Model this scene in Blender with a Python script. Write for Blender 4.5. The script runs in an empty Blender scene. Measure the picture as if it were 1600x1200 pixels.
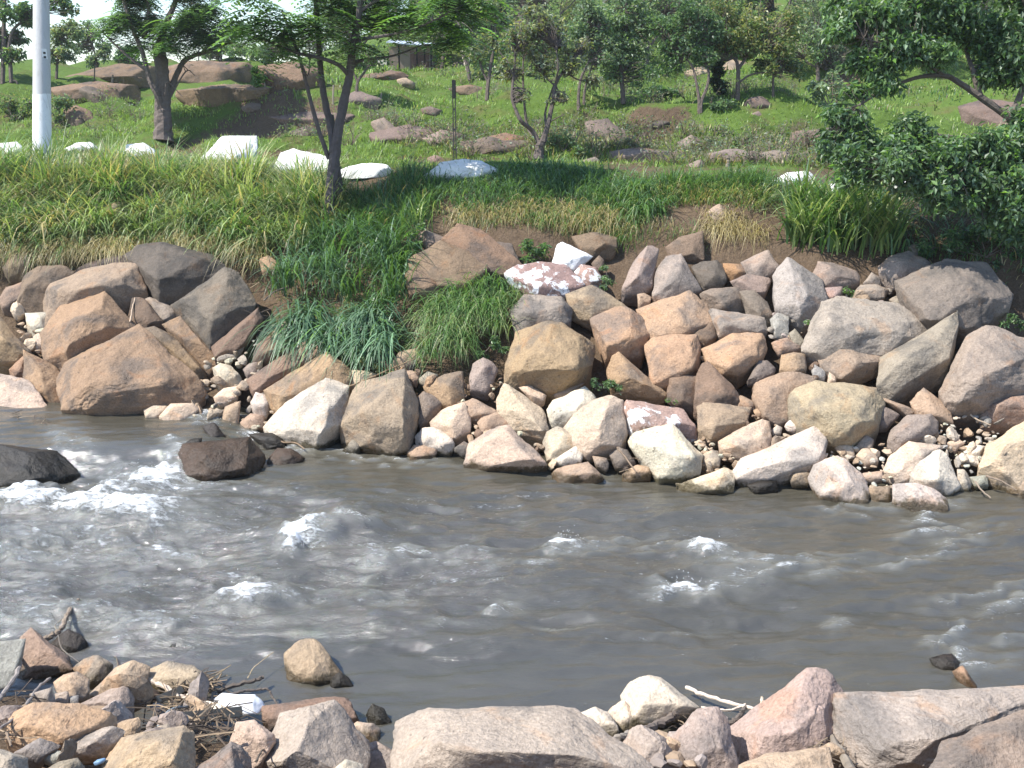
import bpy, bmesh, math, random
import numpy as np
from mathutils import Vector

# ------------------------------------------------------------------ camera, world, sun, exposure
SC = bpy.context.scene
COL = SC.collection
FPX = 1537.0                      # focal length in pixels of a 1600 px wide frame
PITCH = math.radians(16.3)
H = 4.5                           # camera height above the river
cam_d = bpy.data.cameras.new('camera')
cam_d.sensor_width = 36.0
cam_d.lens = 36.0 * FPX / 1600.0
cam_d.clip_start = 0.1
cam_d.clip_end = 3000
cam = bpy.data.objects.new('camera', cam_d)
COL.objects.link(cam)
cam.location = (0, 0, H)
cam.rotation_euler = (math.pi / 2 - PITCH, 0, 0)
SC.camera = cam

SUN_EL = math.radians(54)
SUN_AZ = math.atan2(-0.95, -0.24)          # bearing of the sun, from +Y towards +X
TO_SUN = Vector((math.sin(SUN_AZ) * math.cos(SUN_EL), math.cos(SUN_AZ) * math.cos(SUN_EL), math.sin(SUN_EL)))
world = bpy.data.worlds.new('World')
SC.world = world
world.use_nodes = True
wn = world.node_tree
bg = wn.nodes['Background']
sky = wn.nodes.new('ShaderNodeTexSky')
sky.sky_type = 'NISHITA'
sky.sun_disc = False
sky.sun_elevation = SUN_EL
sky.sun_rotation = SUN_AZ
sky.air_density = 1.0
sky.dust_density = 0.5
sky.ozone_density = 2.5
wn.links.new(sky.outputs[0], bg.inputs[0])
bg.inputs[1].default_value = 0.15
sun_d = bpy.data.lights.new('sun', 'SUN')
sun_d.energy = 4.4
sun_d.angle = math.radians(0.5)
sun_d.color = (1.0, 0.96, 0.89)
sun = bpy.data.objects.new('sun', sun_d)
COL.objects.link(sun)
sun.rotation_euler = (-TO_SUN).to_track_quat('-Z', 'Y').to_euler()
sun.location = (-20, -20, 30)
SC.view_settings.view_transform = 'Standard'
SC.view_settings.look = 'None'
SC.view_settings.gamma = 1
SC.view_settings.exposure = 0.93
SC.view_settings.use_curve_mapping = False
SC.render.engine = 'CYCLES'
SC.cycles.use_denoising = True
SC.cycles.max_bounces = 6
SC.cycles.diffuse_bounces = 3
SC.cycles.transparent_max_bounces = 4

# ------------------------------------------------------------------ small maths
CP, SP = math.cos(PITCH), math.sin(PITCH)
CAM = np.array([0, 0, H])


def ray(uv):
    """directions (depth along the view axis = 1) through photo pixels, used to lay the place out"""
    uv = np.atleast_2d(np.asarray(uv, float))
    a = (uv[:, 0] - 800) / FPX
    b = (600 - uv[:, 1]) / FPX
    return np.stack([a, CP + b * SP, -SP + b * CP], 1)


def project(P):
    d = P - CAM
    t = d[:, 1] * CP - d[:, 2] * SP
    b = d[:, 1] * SP + d[:, 2] * CP
    return np.stack([800 + FPX * d[:, 0] / t, 600 - FPX * b / t], 1)


def _h(ix, iy, iz, s):
    h = (ix * 374761393 + iy * 668265263 + iz * 2147483647 + s * 974634511) & 0xffffffff
    h = ((h ^ (h >> 13)) * 1274126177) & 0xffffffff
    return ((h ^ (h >> 16)) & 0xffff) / 65535.0


def vnoise(p, s=0):
    i = np.floor(p).astype(np.int64)
    f = p - i
    w = f * f * f * (f * (f * 6 - 15) + 10)
    r = 0
    for dx in (0, 1):
        for dy in (0, 1):
            for dz in (0, 1):
                k = (w[:, 0] if dx else 1 - w[:, 0]) * (w[:, 1] if dy else 1 - w[:, 1]) * (w[:, 2] if dz else 1 - w[:, 2])
                r = r + k * _h(i[:, 0] + dx, i[:, 1] + dy, i[:, 2] + dz, s)
    return r * 2 - 1


def fbm(p, o=4, s=0):
    r, a = 0, 0.5
    for k in range(o):
        r = r + a * vnoise(p * (2.03 ** k) + k * 17.3, s + k)
        a *= 0.5
    return r


def sstep(x, a, b):
    t = np.clip((x - a) / (b - a), 0, 1)
    return t * t * (3 - 2 * t)


def in_poly(P, poly):
    poly = np.asarray(poly, float)
    x, y = P[:, 0], P[:, 1]
    c = np.zeros(len(P), bool)
    j = len(poly) - 1
    for i in range(len(poly)):
        xi, yi = poly[i]
        xj, yj = poly[j]
        m = ((yi > y) != (yj > y)) & (x < (xj - xi) * (y - yi) / (yj - yi + 1e-9) + xi)
        c ^= m
        j = i
    return c


def pts(s):
    return np.array([[float(q) for q in w.split(',')] for w in s.split()])


# ------------------------------------------------------------------ the lie of the land
COLS = [0, 300, 500, 700, 900, 1100, 1300, 1600]
WLV = [(0, 648), (250, 652), (420, 690), (600, 708), (750, 728), (900, 742), (1050, 752), (1200, 760), (1350, 785), (1480, 795), (1600, 775)]
PROF = {
    0: [(560, 14.6), (400, 16.6), (310, 18.4), (250, 20.0), (225, 22.5), (190, 27.0), (140, 36), (105, 45)],
    300: [(560, 14.4), (400, 16.5), (310, 18.2), (250, 19.8), (225, 22.5), (190, 27.0), (140, 36), (100, 45)],
    500: [(560, 13.5), (400, 15.8), (320, 17.2), (265, 18.6), (235, 21.5), (190, 26.0), (140, 35), (100, 45)],
    700: [(560, 13.2), (400, 15.2), (310, 16.8), (270, 17.9), (243, 21.0), (200, 22.6), (140, 34), (85, 46)],
    900: [(560, 13.1), (400, 15.0), (320, 16.3), (272, 17.7), (247, 20.5), (195, 22.2), (145, 32), (80, 47)],
    1100: [(560, 12.8), (400, 14.7), (320, 16.0), (275, 17.3), (252, 20.0), (205, 22.0), (150, 32), (70, 47)],
    1300: [(560, 12.6), (400, 14.3), (320, 15.7), (285, 16.9), (257, 19.5), (200, 23.0), (150, 32), (60, 46)],
    1600: [(560, 12.3), (400, 14.0), (330, 15.2), (292, 16.6), (252, 19.5), (195, 24.0), (150, 32), (60, 46)],
}
FAR = {0: (5.3, 3, -1), 300: (5.4, 4, -1), 500: (6.8, 8, 10), 700: (10, 15, 20), 900: (11, 17, 22), 1100: (12, 18, 22), 1300: (13, 19, 22), 1600: (13, 19, 22)}
NEARW = [(0, 7.25), (150, 6.9), (400, 6.6), (560, 6.25), (650, 5.9), (760, 6.2), (900, 6.4), (1080, 6.3), (1250, 6.4), (1420, 6.5), (1600, 6.6)]


def _vz(v, Y):
    d = ray([(800, v)])[0]
    return H + d[2] * Y / d[1]


def _wY(v):
    d = ray([(800, v)])[0]
    return -H * d[1] / d[2]


_prof = []
for u in COLS:
    wv = np.interp(u, [q[0] for q in WLV], [q[1] for q in WLV])
    Y0 = _wY(wv)
    ys = [Y0 - 2.0, Y0] + [q[1] for q in PROF[u]] + [70, 120, 600, 2500]
    zs = [-1.0, 0.0] + [_vz(*q) for q in PROF[u]] + [FAR[u][0], FAR[u][1], FAR[u][2], FAR[u][2]]
    _prof.append((np.array(ys), np.array(zs)))
_WA = np.array([(q[0] - 800) / FPX * 1.06 for q in WLV])
_WY = np.array([_wY(q[1]) for q in WLV])
_CA = np.array([(u - 800) / FPX * 1.05 for u in COLS])
_NA = np.array([(q[0] - 800) / FPX * 1.15 for q in NEARW])
_NY = np.array([q[1] for q in NEARW])


_lx, _ly = np.meshgrid(np.arange(-70, 70.1, 0.25), np.arange(16, 62, 0.25))
_lf = fbm(np.stack([_lx.ravel() * 0.16, _ly.ravel() * 0.30, np.zeros(_lx.size)], 1), 4, 77) * 5.5
_lf = np.floor(_lf) + sstep(_lf - np.floor(_lf), 0.62, 0.95)
LEDGE = (0.25 * _lf).reshape(_lx.shape)


def ledge(X, Y):
    i = np.clip((Y - 16) / 0.25, 0, LEDGE.shape[0] - 1.001)
    j = np.clip((X + 70) / 0.25, 0, LEDGE.shape[1] - 1.001)
    i0, j0 = i.astype(int), j.astype(int)
    a, b = i - i0, j - j0
    v = (LEDGE[i0, j0] * (1 - b) + LEDGE[i0, j0 + 1] * b) * (1 - a) + (LEDGE[i0 + 1, j0] * (1 - b) + LEDGE[i0 + 1, j0 + 1] * b) * a
    return v * sstep(Y, 19.5, 22.5) * (1 - sstep(Y, 50, 60))


def ground_z(X, Y):
    a = X / np.maximum(Y, 5.0)
    i = np.clip(np.searchsorted(_CA, a) - 1, 0, len(_CA) - 2)
    w = np.clip((a - _CA[i]) / (_CA[i + 1] - _CA[i]), 0, 1)
    zc = np.stack([(np.interp(Y - 0.35, ys, zs) + 2 * np.interp(Y, ys, zs) + np.interp(Y + 0.35, ys, zs)) / 4 for ys, zs in _prof])
    idx = np.arange(len(X))
    zf = zc[i, idx] * (1 - w) + zc[i + 1, idx] * w
    amp = np.clip((Y - 12) * 0.012, 0.02, 0.16)
    zf = zf + amp * (np.sin(1.1 * X + 0.6 * Y) * np.sin(0.9 * Y - 0.4 * X + 1) + 0.5 * np.sin(2.7 * X - 1.3 * Y + 2) * np.sin(2.1 * Y + 0.7 * X))
    zf = zf + ledge(X, Y)
    yn = np.interp(a, _NA, _NY)
    zn = np.minimum((yn - Y) * 0.42, 2.8)
    return np.maximum(np.maximum(zf, zn), -0.8)


def water_z(X, Y):
    """the pool upstream, on the left and far side, stands a little higher"""
    return 0.2 * sstep(Y, 11.35, 11.95) * sstep(-X, 3.3, 4.1)


def surf_z(X, Y):
    return np.maximum(ground_z(X, Y), water_z(X, Y))


_T = np.concatenate([np.arange(3.0, 26, 0.06), np.geomspace(26, 160, 200)])


def hit(uv):
    """view depth at which the ray through a pixel meets land or water"""
    R = ray(uv)
    n = len(R)
    P = CAM + R[:, None, :] * _T[None, :, None]
    below = P[..., 2] < surf_z(P[..., 0].ravel(), P[..., 1].ravel()).reshape(n, -1)
    k = np.argmax(below, 1)
    none = ~below.any(1)
    lo, hi = _T[np.maximum(k - 1, 0)].copy(), _T[k].copy()
    for _ in range(10):
        m = (lo + hi) / 2
        Q = CAM + R * m[:, None]
        b = Q[:, 2] < surf_z(Q[:, 0], Q[:, 1])
        hi = np.where(b, m, hi)
        lo = np.where(b, lo, m)
    hi[none] = 60.0
    return hi


def at(u, v, dt=0.0, T=None):
    t = (hit([(u, v)])[0] if T is None else T) + dt
    return CAM + ray([(u, v)])[0] * t


# ------------------------------------------------------------------ mesh and object helpers
def tag(o, label=None, cat=None, group=None, kind=None):
    for k, v in (('label', label), ('category', cat), ('group', group), ('kind', kind)):
        if v:
            o[k] = v
    return o


def mesh_from(name, V, F, tint=None, attrs=None, smooth=False, mat=None):
    """V (n,3); F list of arrays of faces, each (m,3) or (m,4)"""
    me = bpy.data.meshes.new(name)
    if isinstance(F, np.ndarray):
        F = [F]
    F = [f for f in F if len(f)]
    V = np.asarray(V, np.float32)
    me.vertices.add(len(V))
    me.vertices.foreach_set('co', V.ravel())
    nl = sum(f.size for f in F)
    npoly = sum(len(f) for f in F)
    me.loops.add(nl)
    me.polygons.add(npoly)
    me.loops.foreach_set('vertex_index', np.concatenate([f.ravel() for f in F]).astype(np.int32))
    tot = np.concatenate([np.full(len(f), f.shape[1]) for f in F])
    st = np.concatenate([[0], np.cumsum(tot)[:-1]])
    me.polygons.foreach_set('loop_start', st.astype(np.int32))
    me.polygons.foreach_set('loop_total', tot.astype(np.int32))
    me.polygons.foreach_set('use_smooth', np.full(npoly, smooth))
    if tint is not None:
        at_ = me.attributes.new('tint', 'FLOAT_COLOR', 'POINT')
        c = np.ones((len(V), 4), np.float32)
        c[:, :3] = tint
        at_.data.foreach_set('color', c.ravel())
    for k, arr in (attrs or {}).items():
        at_ = me.attributes.new(k, 'FLOAT', 'POINT')
        at_.data.foreach_set('value', np.asarray(arr, np.float32))
    if mat:
        me.materials.append(mat)
    me.update(calc_edges=True)
    me.validate()
    return me


def link(name, me, parent=None, loc=None):
    o = bpy.data.objects.new(name, me)
    COL.objects.link(o)
    if parent:
        o.parent = parent
    if loc is not None:
        o.location = loc
    return o


def empty(name, loc):
    o = bpy.data.objects.new(name, None)
    COL.objects.link(o)
    o.location = loc
    o.empty_display_size = 0.2
    return o


def tube(P, R, n=6, cap=True, jit=0.0, rng=None):
    """a tapering limb along points P with radii R"""
    P = np.asarray(P, float)
    R = np.asarray(R, float)
    m = len(P)
    V, F = [], []
    ref = np.array([0.13, 0.97, 0.2])
    for i in range(m):
        t = P[min(i + 1, m - 1)] - P[max(i - 1, 0)]
        t = t / (np.linalg.norm(t) + 1e-9)
        a = np.cross(t, ref)
        if np.linalg.norm(a) < 0.1:
            a = np.cross(t, [1, 0, 0])
        a /= np.linalg.norm(a)
        b = np.cross(t, a)
        for k in range(n):
            th = 2 * math.pi * k / n
            r = R[i] * (1 + (jit * rng.uniform(-1, 1) if jit else 0))
            V.append(P[i] + r * (a * math.cos(th) + b * math.sin(th)))
    for i in range(m - 1):
        for k in range(n):
            k2 = (k + 1) % n
            F.append((i * n + k, i * n + k2, (i + 1) * n + k2, (i + 1) * n + k))
    V.append(P[0])
    V.append(P[-1])
    T3 = []
    for k in range(n):
        k2 = (k + 1) % n
        T3.append((len(V) - 2, k2, k))
        T3.append((len(V) - 1, (m - 1) * n + k, (m - 1) * n + k2))
    return np.array(V), np.array(F), np.array(T3)


class Bag:
    """collects tubes and leaf cards into one mesh"""
    def __init__(self):
        self.V, self.Q, self.T, self.C, self.n = [], [], [], [], 0

    def add(self, V, quads=None, tris=None, tint=(1, 1, 1)):
        V = np.asarray(V, float)
        if quads is not None and len(quads):
            self.Q.append(np.asarray(quads) + self.n)
        if tris is not None and len(tris):
            self.T.append(np.asarray(tris) + self.n)
        c = np.empty((len(V), 3))
        c[:] = tint
        self.C.append(c)
        self.V.append(V)
        self.n += len(V)

    def tube(self, P, R, n=6, tint=(1, 1, 1), jit=0.0, rng=None):
        V, Q, T = tube(P, R, n, jit=jit, rng=rng)
        self.add(V, Q, T, tint)

    def mesh(self, name, mat, origin=(0, 0, 0), smooth=False):
        F = []
        if self.Q:
            F.append(np.concatenate(self.Q))
        if self.T:
            F.append(np.concatenate(self.T))
        return mesh_from(name, np.concatenate(self.V) - np.asarray(origin), F, np.concatenate(self.C), smooth=smooth, mat=mat)


def curve_pts(P, n):
    """Catmull-Rom through control points"""
    P = np.asarray(P, float)
    Q = np.vstack([2 * P[0] - P[1], P, 2 * P[-1] - P[-2]])
    out = []
    for i in range(1, len(Q) - 2):
        for s in np.linspace(0, 1, n, endpoint=False):
            a, b, c, d = Q[i - 1], Q[i], Q[i + 1], Q[i + 2]
            out.append(0.5 * (2 * b + (c - a) * s + (2 * a - 5 * b + 4 * c - d) * s * s + (3 * b - a - 3 * c + d) * s ** 3))
    out.append(P[-1])
    return np.array(out)


# ------------------------------------------------------------------ materials
def new_mat(name):
    m = bpy.data.materials.new(name)
    m.use_nodes = True
    nt = m.node_tree
    return m, nt, nt.nodes['Principled BSDF'], nt.nodes['Material Output']


def N(nt, t, **kw):
    n = nt.nodes.new(t)
    for k, v in kw.items():
        if k in n.inputs:
            n.inputs[k].default_value = v
        else:
            setattr(n, k, v)
    return n


def mixc(nt, fac, a, b, mode='MIX'):
    n = nt.nodes.new('ShaderNodeMix')
    n.data_type = 'RGBA'
    n.blend_type = mode
    n.clamp_result = False
    for sock, val in ((n.inputs[0], fac), (n.inputs[6], a), (n.inputs[7], b)):
        if isinstance(val, (int, float)):
            sock.default_value = val
        elif isinstance(val, tuple):
            sock.default_value = val if len(val) == 4 else (*val, 1)
        else:
            nt.links.new(val, sock)
    return n.outputs[2]


def mth(nt, op, a, b=None, clamp=False):
    n = nt.nodes.new('ShaderNodeMath')
    n.operation = op
    n.use_clamp = clamp
    for sock, val in ((n.inputs[0], a), (n.inputs[1], b)):
        if val is None:
            continue
        if isinstance(val, (int, float)):
            sock.default_value = val
        else:
            nt.links.new(val, sock)
    return n.outputs[0]


def ramp(nt, val, lo, hi, to0=0.0, to1=1.0):
    n = nt.nodes.new('ShaderNodeMapRange')
    n.interpolation_type = 'SMOOTHSTEP'
    n.inputs[1].default_value = lo
    n.inputs[2].default_value = hi
    n.inputs[3].default_value = to0
    n.inputs[4].default_value = to1
    nt.links.new(val, n.inputs[0])
    return n.outputs[0]


def noise(nt, vec, scale, detail=4, rough=0.55, dist=0.0):
    n = N(nt, 'ShaderNodeTexNoise', Scale=scale, Detail=detail, Roughness=rough, Distortion=dist)
    nt.links.new(vec, n.inputs['Vector'])
    return n.outputs[0]


def bump(nt, h, strength, dist, prev=None):
    n = nt.nodes.new('ShaderNodeBump')
    if isinstance(strength, (int, float)):
        n.inputs['Strength'].default_value = strength
    else:
        nt.links.new(strength, n.inputs['Strength'])
    n.inputs['Distance'].default_value = dist
    nt.links.new(h, n.inputs['Height'])
    if prev is not None:
        nt.links.new(prev, n.inputs['Normal'])
    return n.outputs[0]


def rock_material(name, wash=0.0, wet=False):
    m, nt, bs, out = new_mat(name)
    L = nt.links.new
    pos = N(nt, 'ShaderNodeNewGeometry').outputs['Position']
    oi = N(nt, 'ShaderNodeObjectInfo')
    off = N(nt, 'ShaderNodeVectorMath', operation='SCALE')
    off.inputs[0].default_value = (13, 7, 5)
    L(oi.outputs['Random'], off.inputs['Scale'])
    ad = N(nt, 'ShaderNodeVectorMath', operation='ADD')
    L(pos, ad.inputs[0])
    L(off.outputs[0], ad.inputs[1])
    p = ad.outputs[0]
    base = oi.outputs['Color']
    n1 = noise(nt, p, 1.6, 5, 0.6, 0.4)
    n2 = noise(nt, p, 7.0, 6, 0.65)
    n3 = noise(nt, p, 42.0, 5, 0.7)
    # weathered patina, rusty stain, grain
    hsv = N(nt, 'ShaderNodeHueSaturation', Saturation=0.6, Value=0.5)
    L(base, hsv.inputs['Color'])
    c = mixc(nt, ramp(nt, n1, 0.47, 0.64, 0, 0.8), base, hsv.outputs[0])
    rust = mixc(nt, 1.0, base, (1.12, 0.82, 0.58), 'MULTIPLY')
    nr = noise(nt, p, 2.6, 4, 0.6, 0.8)
    c = mixc(nt, ramp(nt, nr, 0.55, 0.72, 0, 0.45), c, rust)
    c = mixc(nt, 1.0, c, mixc(nt, n2, (0.68, 0.68, 0.68), (1.28, 1.26, 1.22)), 'MULTIPLY')
    c = mixc(nt, 1.0, c, mixc(nt, ramp(nt, n3, 0.3, 0.7), (0.78, 0.77, 0.75), (1.16, 1.16, 1.16)), 'MULTIPLY')
    # dark lichen specks and hairline cracks
    c = mixc(nt, ramp(nt, noise(nt, p, 16, 3, 0.6), 0.63, 0.72, 0, 0.55), c, (0.05, 0.045, 0.04))
    wob = N(nt, 'ShaderNodeVectorMath', operation='ADD')
    nz = N(nt, 'ShaderNodeTexNoise', Scale=2.5, Detail=3)
    L(p, nz.inputs['Vector'])
    sc = N(nt, 'ShaderNodeVectorMath', operation='SCALE')
    L(nz.outputs[1], sc.inputs[0])
    sc.inputs['Scale'].default_value = 0.5
    L(p, wob.inputs[0])
    L(sc.outputs[0], wob.inputs[1])
    vo = N(nt, 'ShaderNodeTexVoronoi', feature='DISTANCE_TO_EDGE', Scale=1.3)
    L(wob.outputs[0], vo.inputs['Vector'])
    crk = mth(nt, 'MULTIPLY', ramp(nt, vo.outputs['Distance'], 0.0, 0.010, 1, 0), ramp(nt, n1, 0.52, 0.62))
    c = mixc(nt, mth(nt, 'MULTIPLY', crk, 0.22), c, (0.07, 0.055, 0.04))
    if wash:
        nw = noise(nt, p, 3.2, 6, 0.7, 0.5)
        c = mixc(nt, ramp(nt, nw, 0.62 - 0.3 * wash, 0.66 - 0.3 * wash + 0.02), c, (0.74, 0.74, 0.74))
    # tide mark just above the river
    sep = N(nt, 'ShaderNodeSeparateXYZ')
    L(pos, sep.inputs[0])
    hz = mth(nt, 'ADD', sep.outputs[2], mth(nt, 'MULTIPLY', mth(nt, 'SUBTRACT', n2, 0.5), -0.34))
    wetf = ramp(nt, hz, 0.03, 0.11, 1, 0)
    if wet:
        wetf = mth(nt, 'MAXIMUM', wetf, 0.75)
    c = mixc(nt, wetf, c, mixc(nt, 1.0, c, (0.25, 0.24, 0.19), 'MULTIPLY'))
    L(c, bs.inputs['Base Color'])
    rg = mixc(nt, wetf, (0.86, 0.86, 0.86), (0.25, 0.25, 0.25))
    L(rg, bs.inputs['Roughness'])
    bs.inputs['Specular IOR Level'].default_value = 0.3
    b = bump(nt, n2, 0.75, 0.06)
    b = bump(nt, n3, 0.65, 0.016, b)
    b = bump(nt, mth(nt, 'MULTIPLY', crk, -1.0), 0.4, 0.02, b)
    L(b, bs.inputs['Normal'])
    return m


def leaf_material(name, rough=0.42, trans=0.48, spec=0.5):
    m, nt, bs, out = new_mat(name)
    L = nt.links.new
    a = N(nt, 'ShaderNodeAttribute', attribute_name='tint')
    L(a.outputs['Color'], bs.inputs['Base Color'])
    bs.inputs['Roughness'].default_value = rough
    bs.inputs['Specular IOR Level'].default_value = spec
    tr = N(nt, 'ShaderNodeBsdfTranslucent')
    L(mixc(nt, 1.0, a.outputs['Color'], (1.25, 1.3, 0.6), 'MULTIPLY'), tr.inputs['Color'])
    mx = N(nt, 'ShaderNodeMixShader')
    mx.inputs[0].default_value = trans
    L(bs.outputs[0], mx.inputs[1])
    L(tr.outputs[0], mx.inputs[2])
    L(mx.outputs[0], out.inputs[0])
    return m


def simple_mat(name, col, rough=0.8, nscale=6, var=0.35, bstr=0.4, bd=0.02, tint=False, spec=0.3):
    m, nt, bs, out = new_mat(name)
    L = nt.links.new
    pos = N(nt, 'ShaderNodeNewGeometry').outputs['Position']
    n = noise(nt, pos, nscale, 6, 0.65)
    lo, hi = tuple(q * (1 - var) for q in col), tuple(q * (1 + var) for q in col)
    c = mixc(nt, n, lo, hi)
    if tint:
        a = N(nt, 'ShaderNodeAttribute', attribute_name='tint')
        c = mixc(nt, 1.0, c, a.outputs['Color'], 'MULTIPLY')
    L(c, bs.inputs['Base Color'])
    bs.inputs['Roughness'].default_value = rough
    bs.inputs['Specular IOR Level'].default_value = spec
    L(bump(nt, n, bstr, bd), bs.inputs['Normal'])
    return m


M_ROCK = rock_material('river_rock')
M_WASH = rock_material('splashed_rock', wash=0.42)
M_WET = rock_material('wet_rock', wet=True)
def lime_material():
    m, nt, bs, out = new_mat('limewash')
    L = nt.links.new
    pos = N(nt, 'ShaderNodeNewGeometry').outputs['Position']
    n1 = noise(nt, pos, 2.4, 6, 0.7, 0.5)
    n2 = noise(nt, pos, 11, 5, 0.65)
    c = mixc(nt, n2, (0.66, 0.65, 0.62), (0.82, 0.81, 0.79))
    c = mixc(nt, ramp(nt, n1, 0.52, 0.68, 0, 0.55), c, (0.46, 0.42, 0.34))
    c = mixc(nt, ramp(nt, n2, 0.66, 0.74, 0, 0.6), c, (0.26, 0.22, 0.18))
    L(c, bs.inputs['Base Color'])
    bs.inputs['Roughness'].default_value = 0.9
    bs.inputs['Specular IOR Level'].default_value = 0.2
    L(bump(nt, n2, 0.7, 0.05), bs.inputs['Normal'])
    return m


M_LIME = lime_material()
M_LEAF = leaf_material('leaf')
M_BLADE = leaf_material('grass_blade', 0.42, 0.38, 0.5)
M_BARK = simple_mat('bark', (0.12, 0.10, 0.085), 0.9, 14, 0.55, 0.9, 0.03, tint=True)
M_WOOD = simple_mat('driftwood', (0.30, 0.26, 0.22), 0.85, 18, 0.4, 0.6, 0.01, tint=True)
# ------------------------------------------------------------------ ground sheet
def ground_material():
    m, nt, bs, out = new_mat('ground_soil')
    L = nt.links.new
    pos = N(nt, 'ShaderNodeNewGeometry').outputs['Position']
    g = N(nt, 'ShaderNodeAttribute', attribute_name='green').outputs['Fac']
    n1 = noise(nt, pos, 0.7, 5, 0.6)
    n2 = noise(nt, pos, 5, 6, 0.65)
    n3 = noise(nt, pos, 35, 4, 0.7)
    dirt = mixc(nt, n2, (0.07, 0.048, 0.032), (0.21, 0.15, 0.10))
    dirt = mixc(nt, ramp(nt, n3, 0.35, 0.7), dirt, mixc(nt, 1.0, dirt, (0.6, 0.6, 0.6), 'MULTIPLY'))
    grass = mixc(nt, n2, (0.05, 0.085, 0.02), (0.13, 0.20, 0.04))
    grass = mixc(nt, ramp(nt, n1, 0.52, 0.66, 0, 0.7), grass, (0.13, 0.11, 0.05))
    f = mth(nt, 'ADD', g, mth(nt, 'MULTIPLY', mth(nt, 'SUBTRACT', n2, 0.5), 0.8))
    c = mixc(nt, ramp(nt, f, 0.35, 0.6), dirt, grass)
    L(c, bs.inputs['Base Color'])
    bs.inputs['Roughness'].default_value = 0.95
    bs.inputs['Specular IOR Level'].default_value = 0.1
    L(bump(nt, n3, 0.7, 0.03, bump(nt, n2, 0.8, 0.1)), bs.inputs['Normal'])
    return m


def fan_grid(ys, as_, apex=4.0):
    A, Y = np.meshgrid(as_, ys)
    X = A * (np.maximum(Y, 0) + apex)
    ny, nx = A.shape
    i = np.arange(ny * nx).reshape(ny, nx)
    F = np.stack([i[:-1, :-1], i[:-1, 1:], i[1:, 1:], i[1:, :-1]], -1).reshape(-1, 4)
    return X.ravel(), Y.ravel(), F


_ys = np.concatenate([np.linspace(-40, 2.5, 18), np.arange(2.7, 26, 0.14), np.geomspace(26, 420, 90)])
_as = np.concatenate([np.linspace(-2.2, -0.72, 16), np.linspace(-0.70, 0.70, 200), np.linspace(0.72, 2.2, 16)])
gx, gy, gf = fan_grid(_ys, _as)
gz = ground_z(gx, gy)
gz = gz + 0.10 * fbm(np.stack([gx * 0.9, gy * 0.9, gz], 1), 4, 5) * np.clip(gy - 3, 0.1, 1)
gz = gz + 0.05 * fbm(np.stack([gx * 5, gy * 5, gz * 5], 1), 3, 9)
_pile = sstep(gz, -0.3, 0.2) * (1 - sstep(gz, 1.9, 2.5)) * (gy > 9) * (gy < 17)
gz = gz - 0.40 * _pile - 0.22 * (gy < 8) * (gy > 2.7) * sstep(gz, 0.0, 0.25)
gz = np.where(gz < 0.03, np.minimum(gz, -0.25), gz)
_e = 0.3
_slope = np.abs(ground_z(gx, gy + _e) - ground_z(gx, gy - _e)) / (2 * _e)
_bare = fbm(np.stack([gx * 0.25, gy * 0.25, np.zeros_like(gx)], 1), 3, 55)
green = np.where(gy > 9, sstep(gz, 2.9, 3.5), 0.0) * (0.9 - 0.4 * sstep(_slope, 0.5, 0.9) * (gy > 19) - 0.3 * sstep(_bare, 0.22, 0.34) * (gy > 19))
ground = link('ground', mesh_from('ground', np.stack([gx, gy, gz], 1), gf, attrs={'green': green}, smooth=True, mat=ground_material()))
tag(ground, kind='structure')

# ------------------------------------------------------------------ river
FOAM = pts("""40,775,62,12,1 110,790,60,14,1 150,781,40,10,1 172,806,55,24,1.15 190,822,50,10,.9 215,757,46,20,1 245,744,42,12,.95 280,720,12,18,.9
 305,757,40,7,.6 330,757,25,5,.5 325,668,32,7,.8 400,690,26,9,.7 440,700,30,6,.6 500,703,50,4,.6 600,711,60,4,.45 110,705,22,12,.5 120,730,25,10,.5 60,852,80,10,.62 20,868,60,10,.6 120,838,60,7,.55
 240,861,58,5,.75 200,868,40,5,.5 150,876,60,5,.6 90,905,50,6,.45 488,852,24,17,1.1 515,826,34,8,.75 470,838,12,20,.7 388,934,30,15,1.1 430,940,40,8,.55 375,950,30,8,.6
 60,962,100,9,.72 20,980,50,9,.65 200,984,60,7,.62 250,974,60,6,.55 100,955,60,6,.5 320,912,60,4,.4 480,915,50,5,.42 640,872,48,4,.65 604,880,16,6,.65
 622,945,26,7,.5 585,930,20,6,.4 888,847,24,9,.85 920,852,44,7,.5 960,845,40,4,.45 1110,864,24,12,1.0 1150,880,44,9,.55 1090,858,20,6,.6 1055,856,40,4,.5 1066,918,46,6,1 1105,914,28,8,.7
 788,952,18,12,.6 835,880,18,8,.55 780,880,20,5,.4 1200,892,80,7,.55 1290,900,40,6,.45 1250,873,50,4,.4 1440,832,34,6,.6 1490,842,30,4,.5 1400,880,40,5,.5 1440,866,40,4,.45 1310,960,14,6,.5
 1570,945,30,6,.6 1520,930,50,4,.45 1490,985,7,18,.65 1512,1020,12,14,.65 1528,1042,22,9,.55 1470,1000,10,8,.4 1290,960,10,6,.4 700,975,30,4,.35 880,975,30,4,.35 560,870,40,4,.4
 1350,790,30,4,.5 1435,800,40,4,.6 1310,786,24,4,.45 905,752,16,5,.45 380,748,30,4,.4 350,752,30,5,.5 490,720,14,5,.3 1560,1000,30,4,.35 1060,975,40,4,.3 150,1000,50,6,.45 730,860,40,4,.35""")


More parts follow.
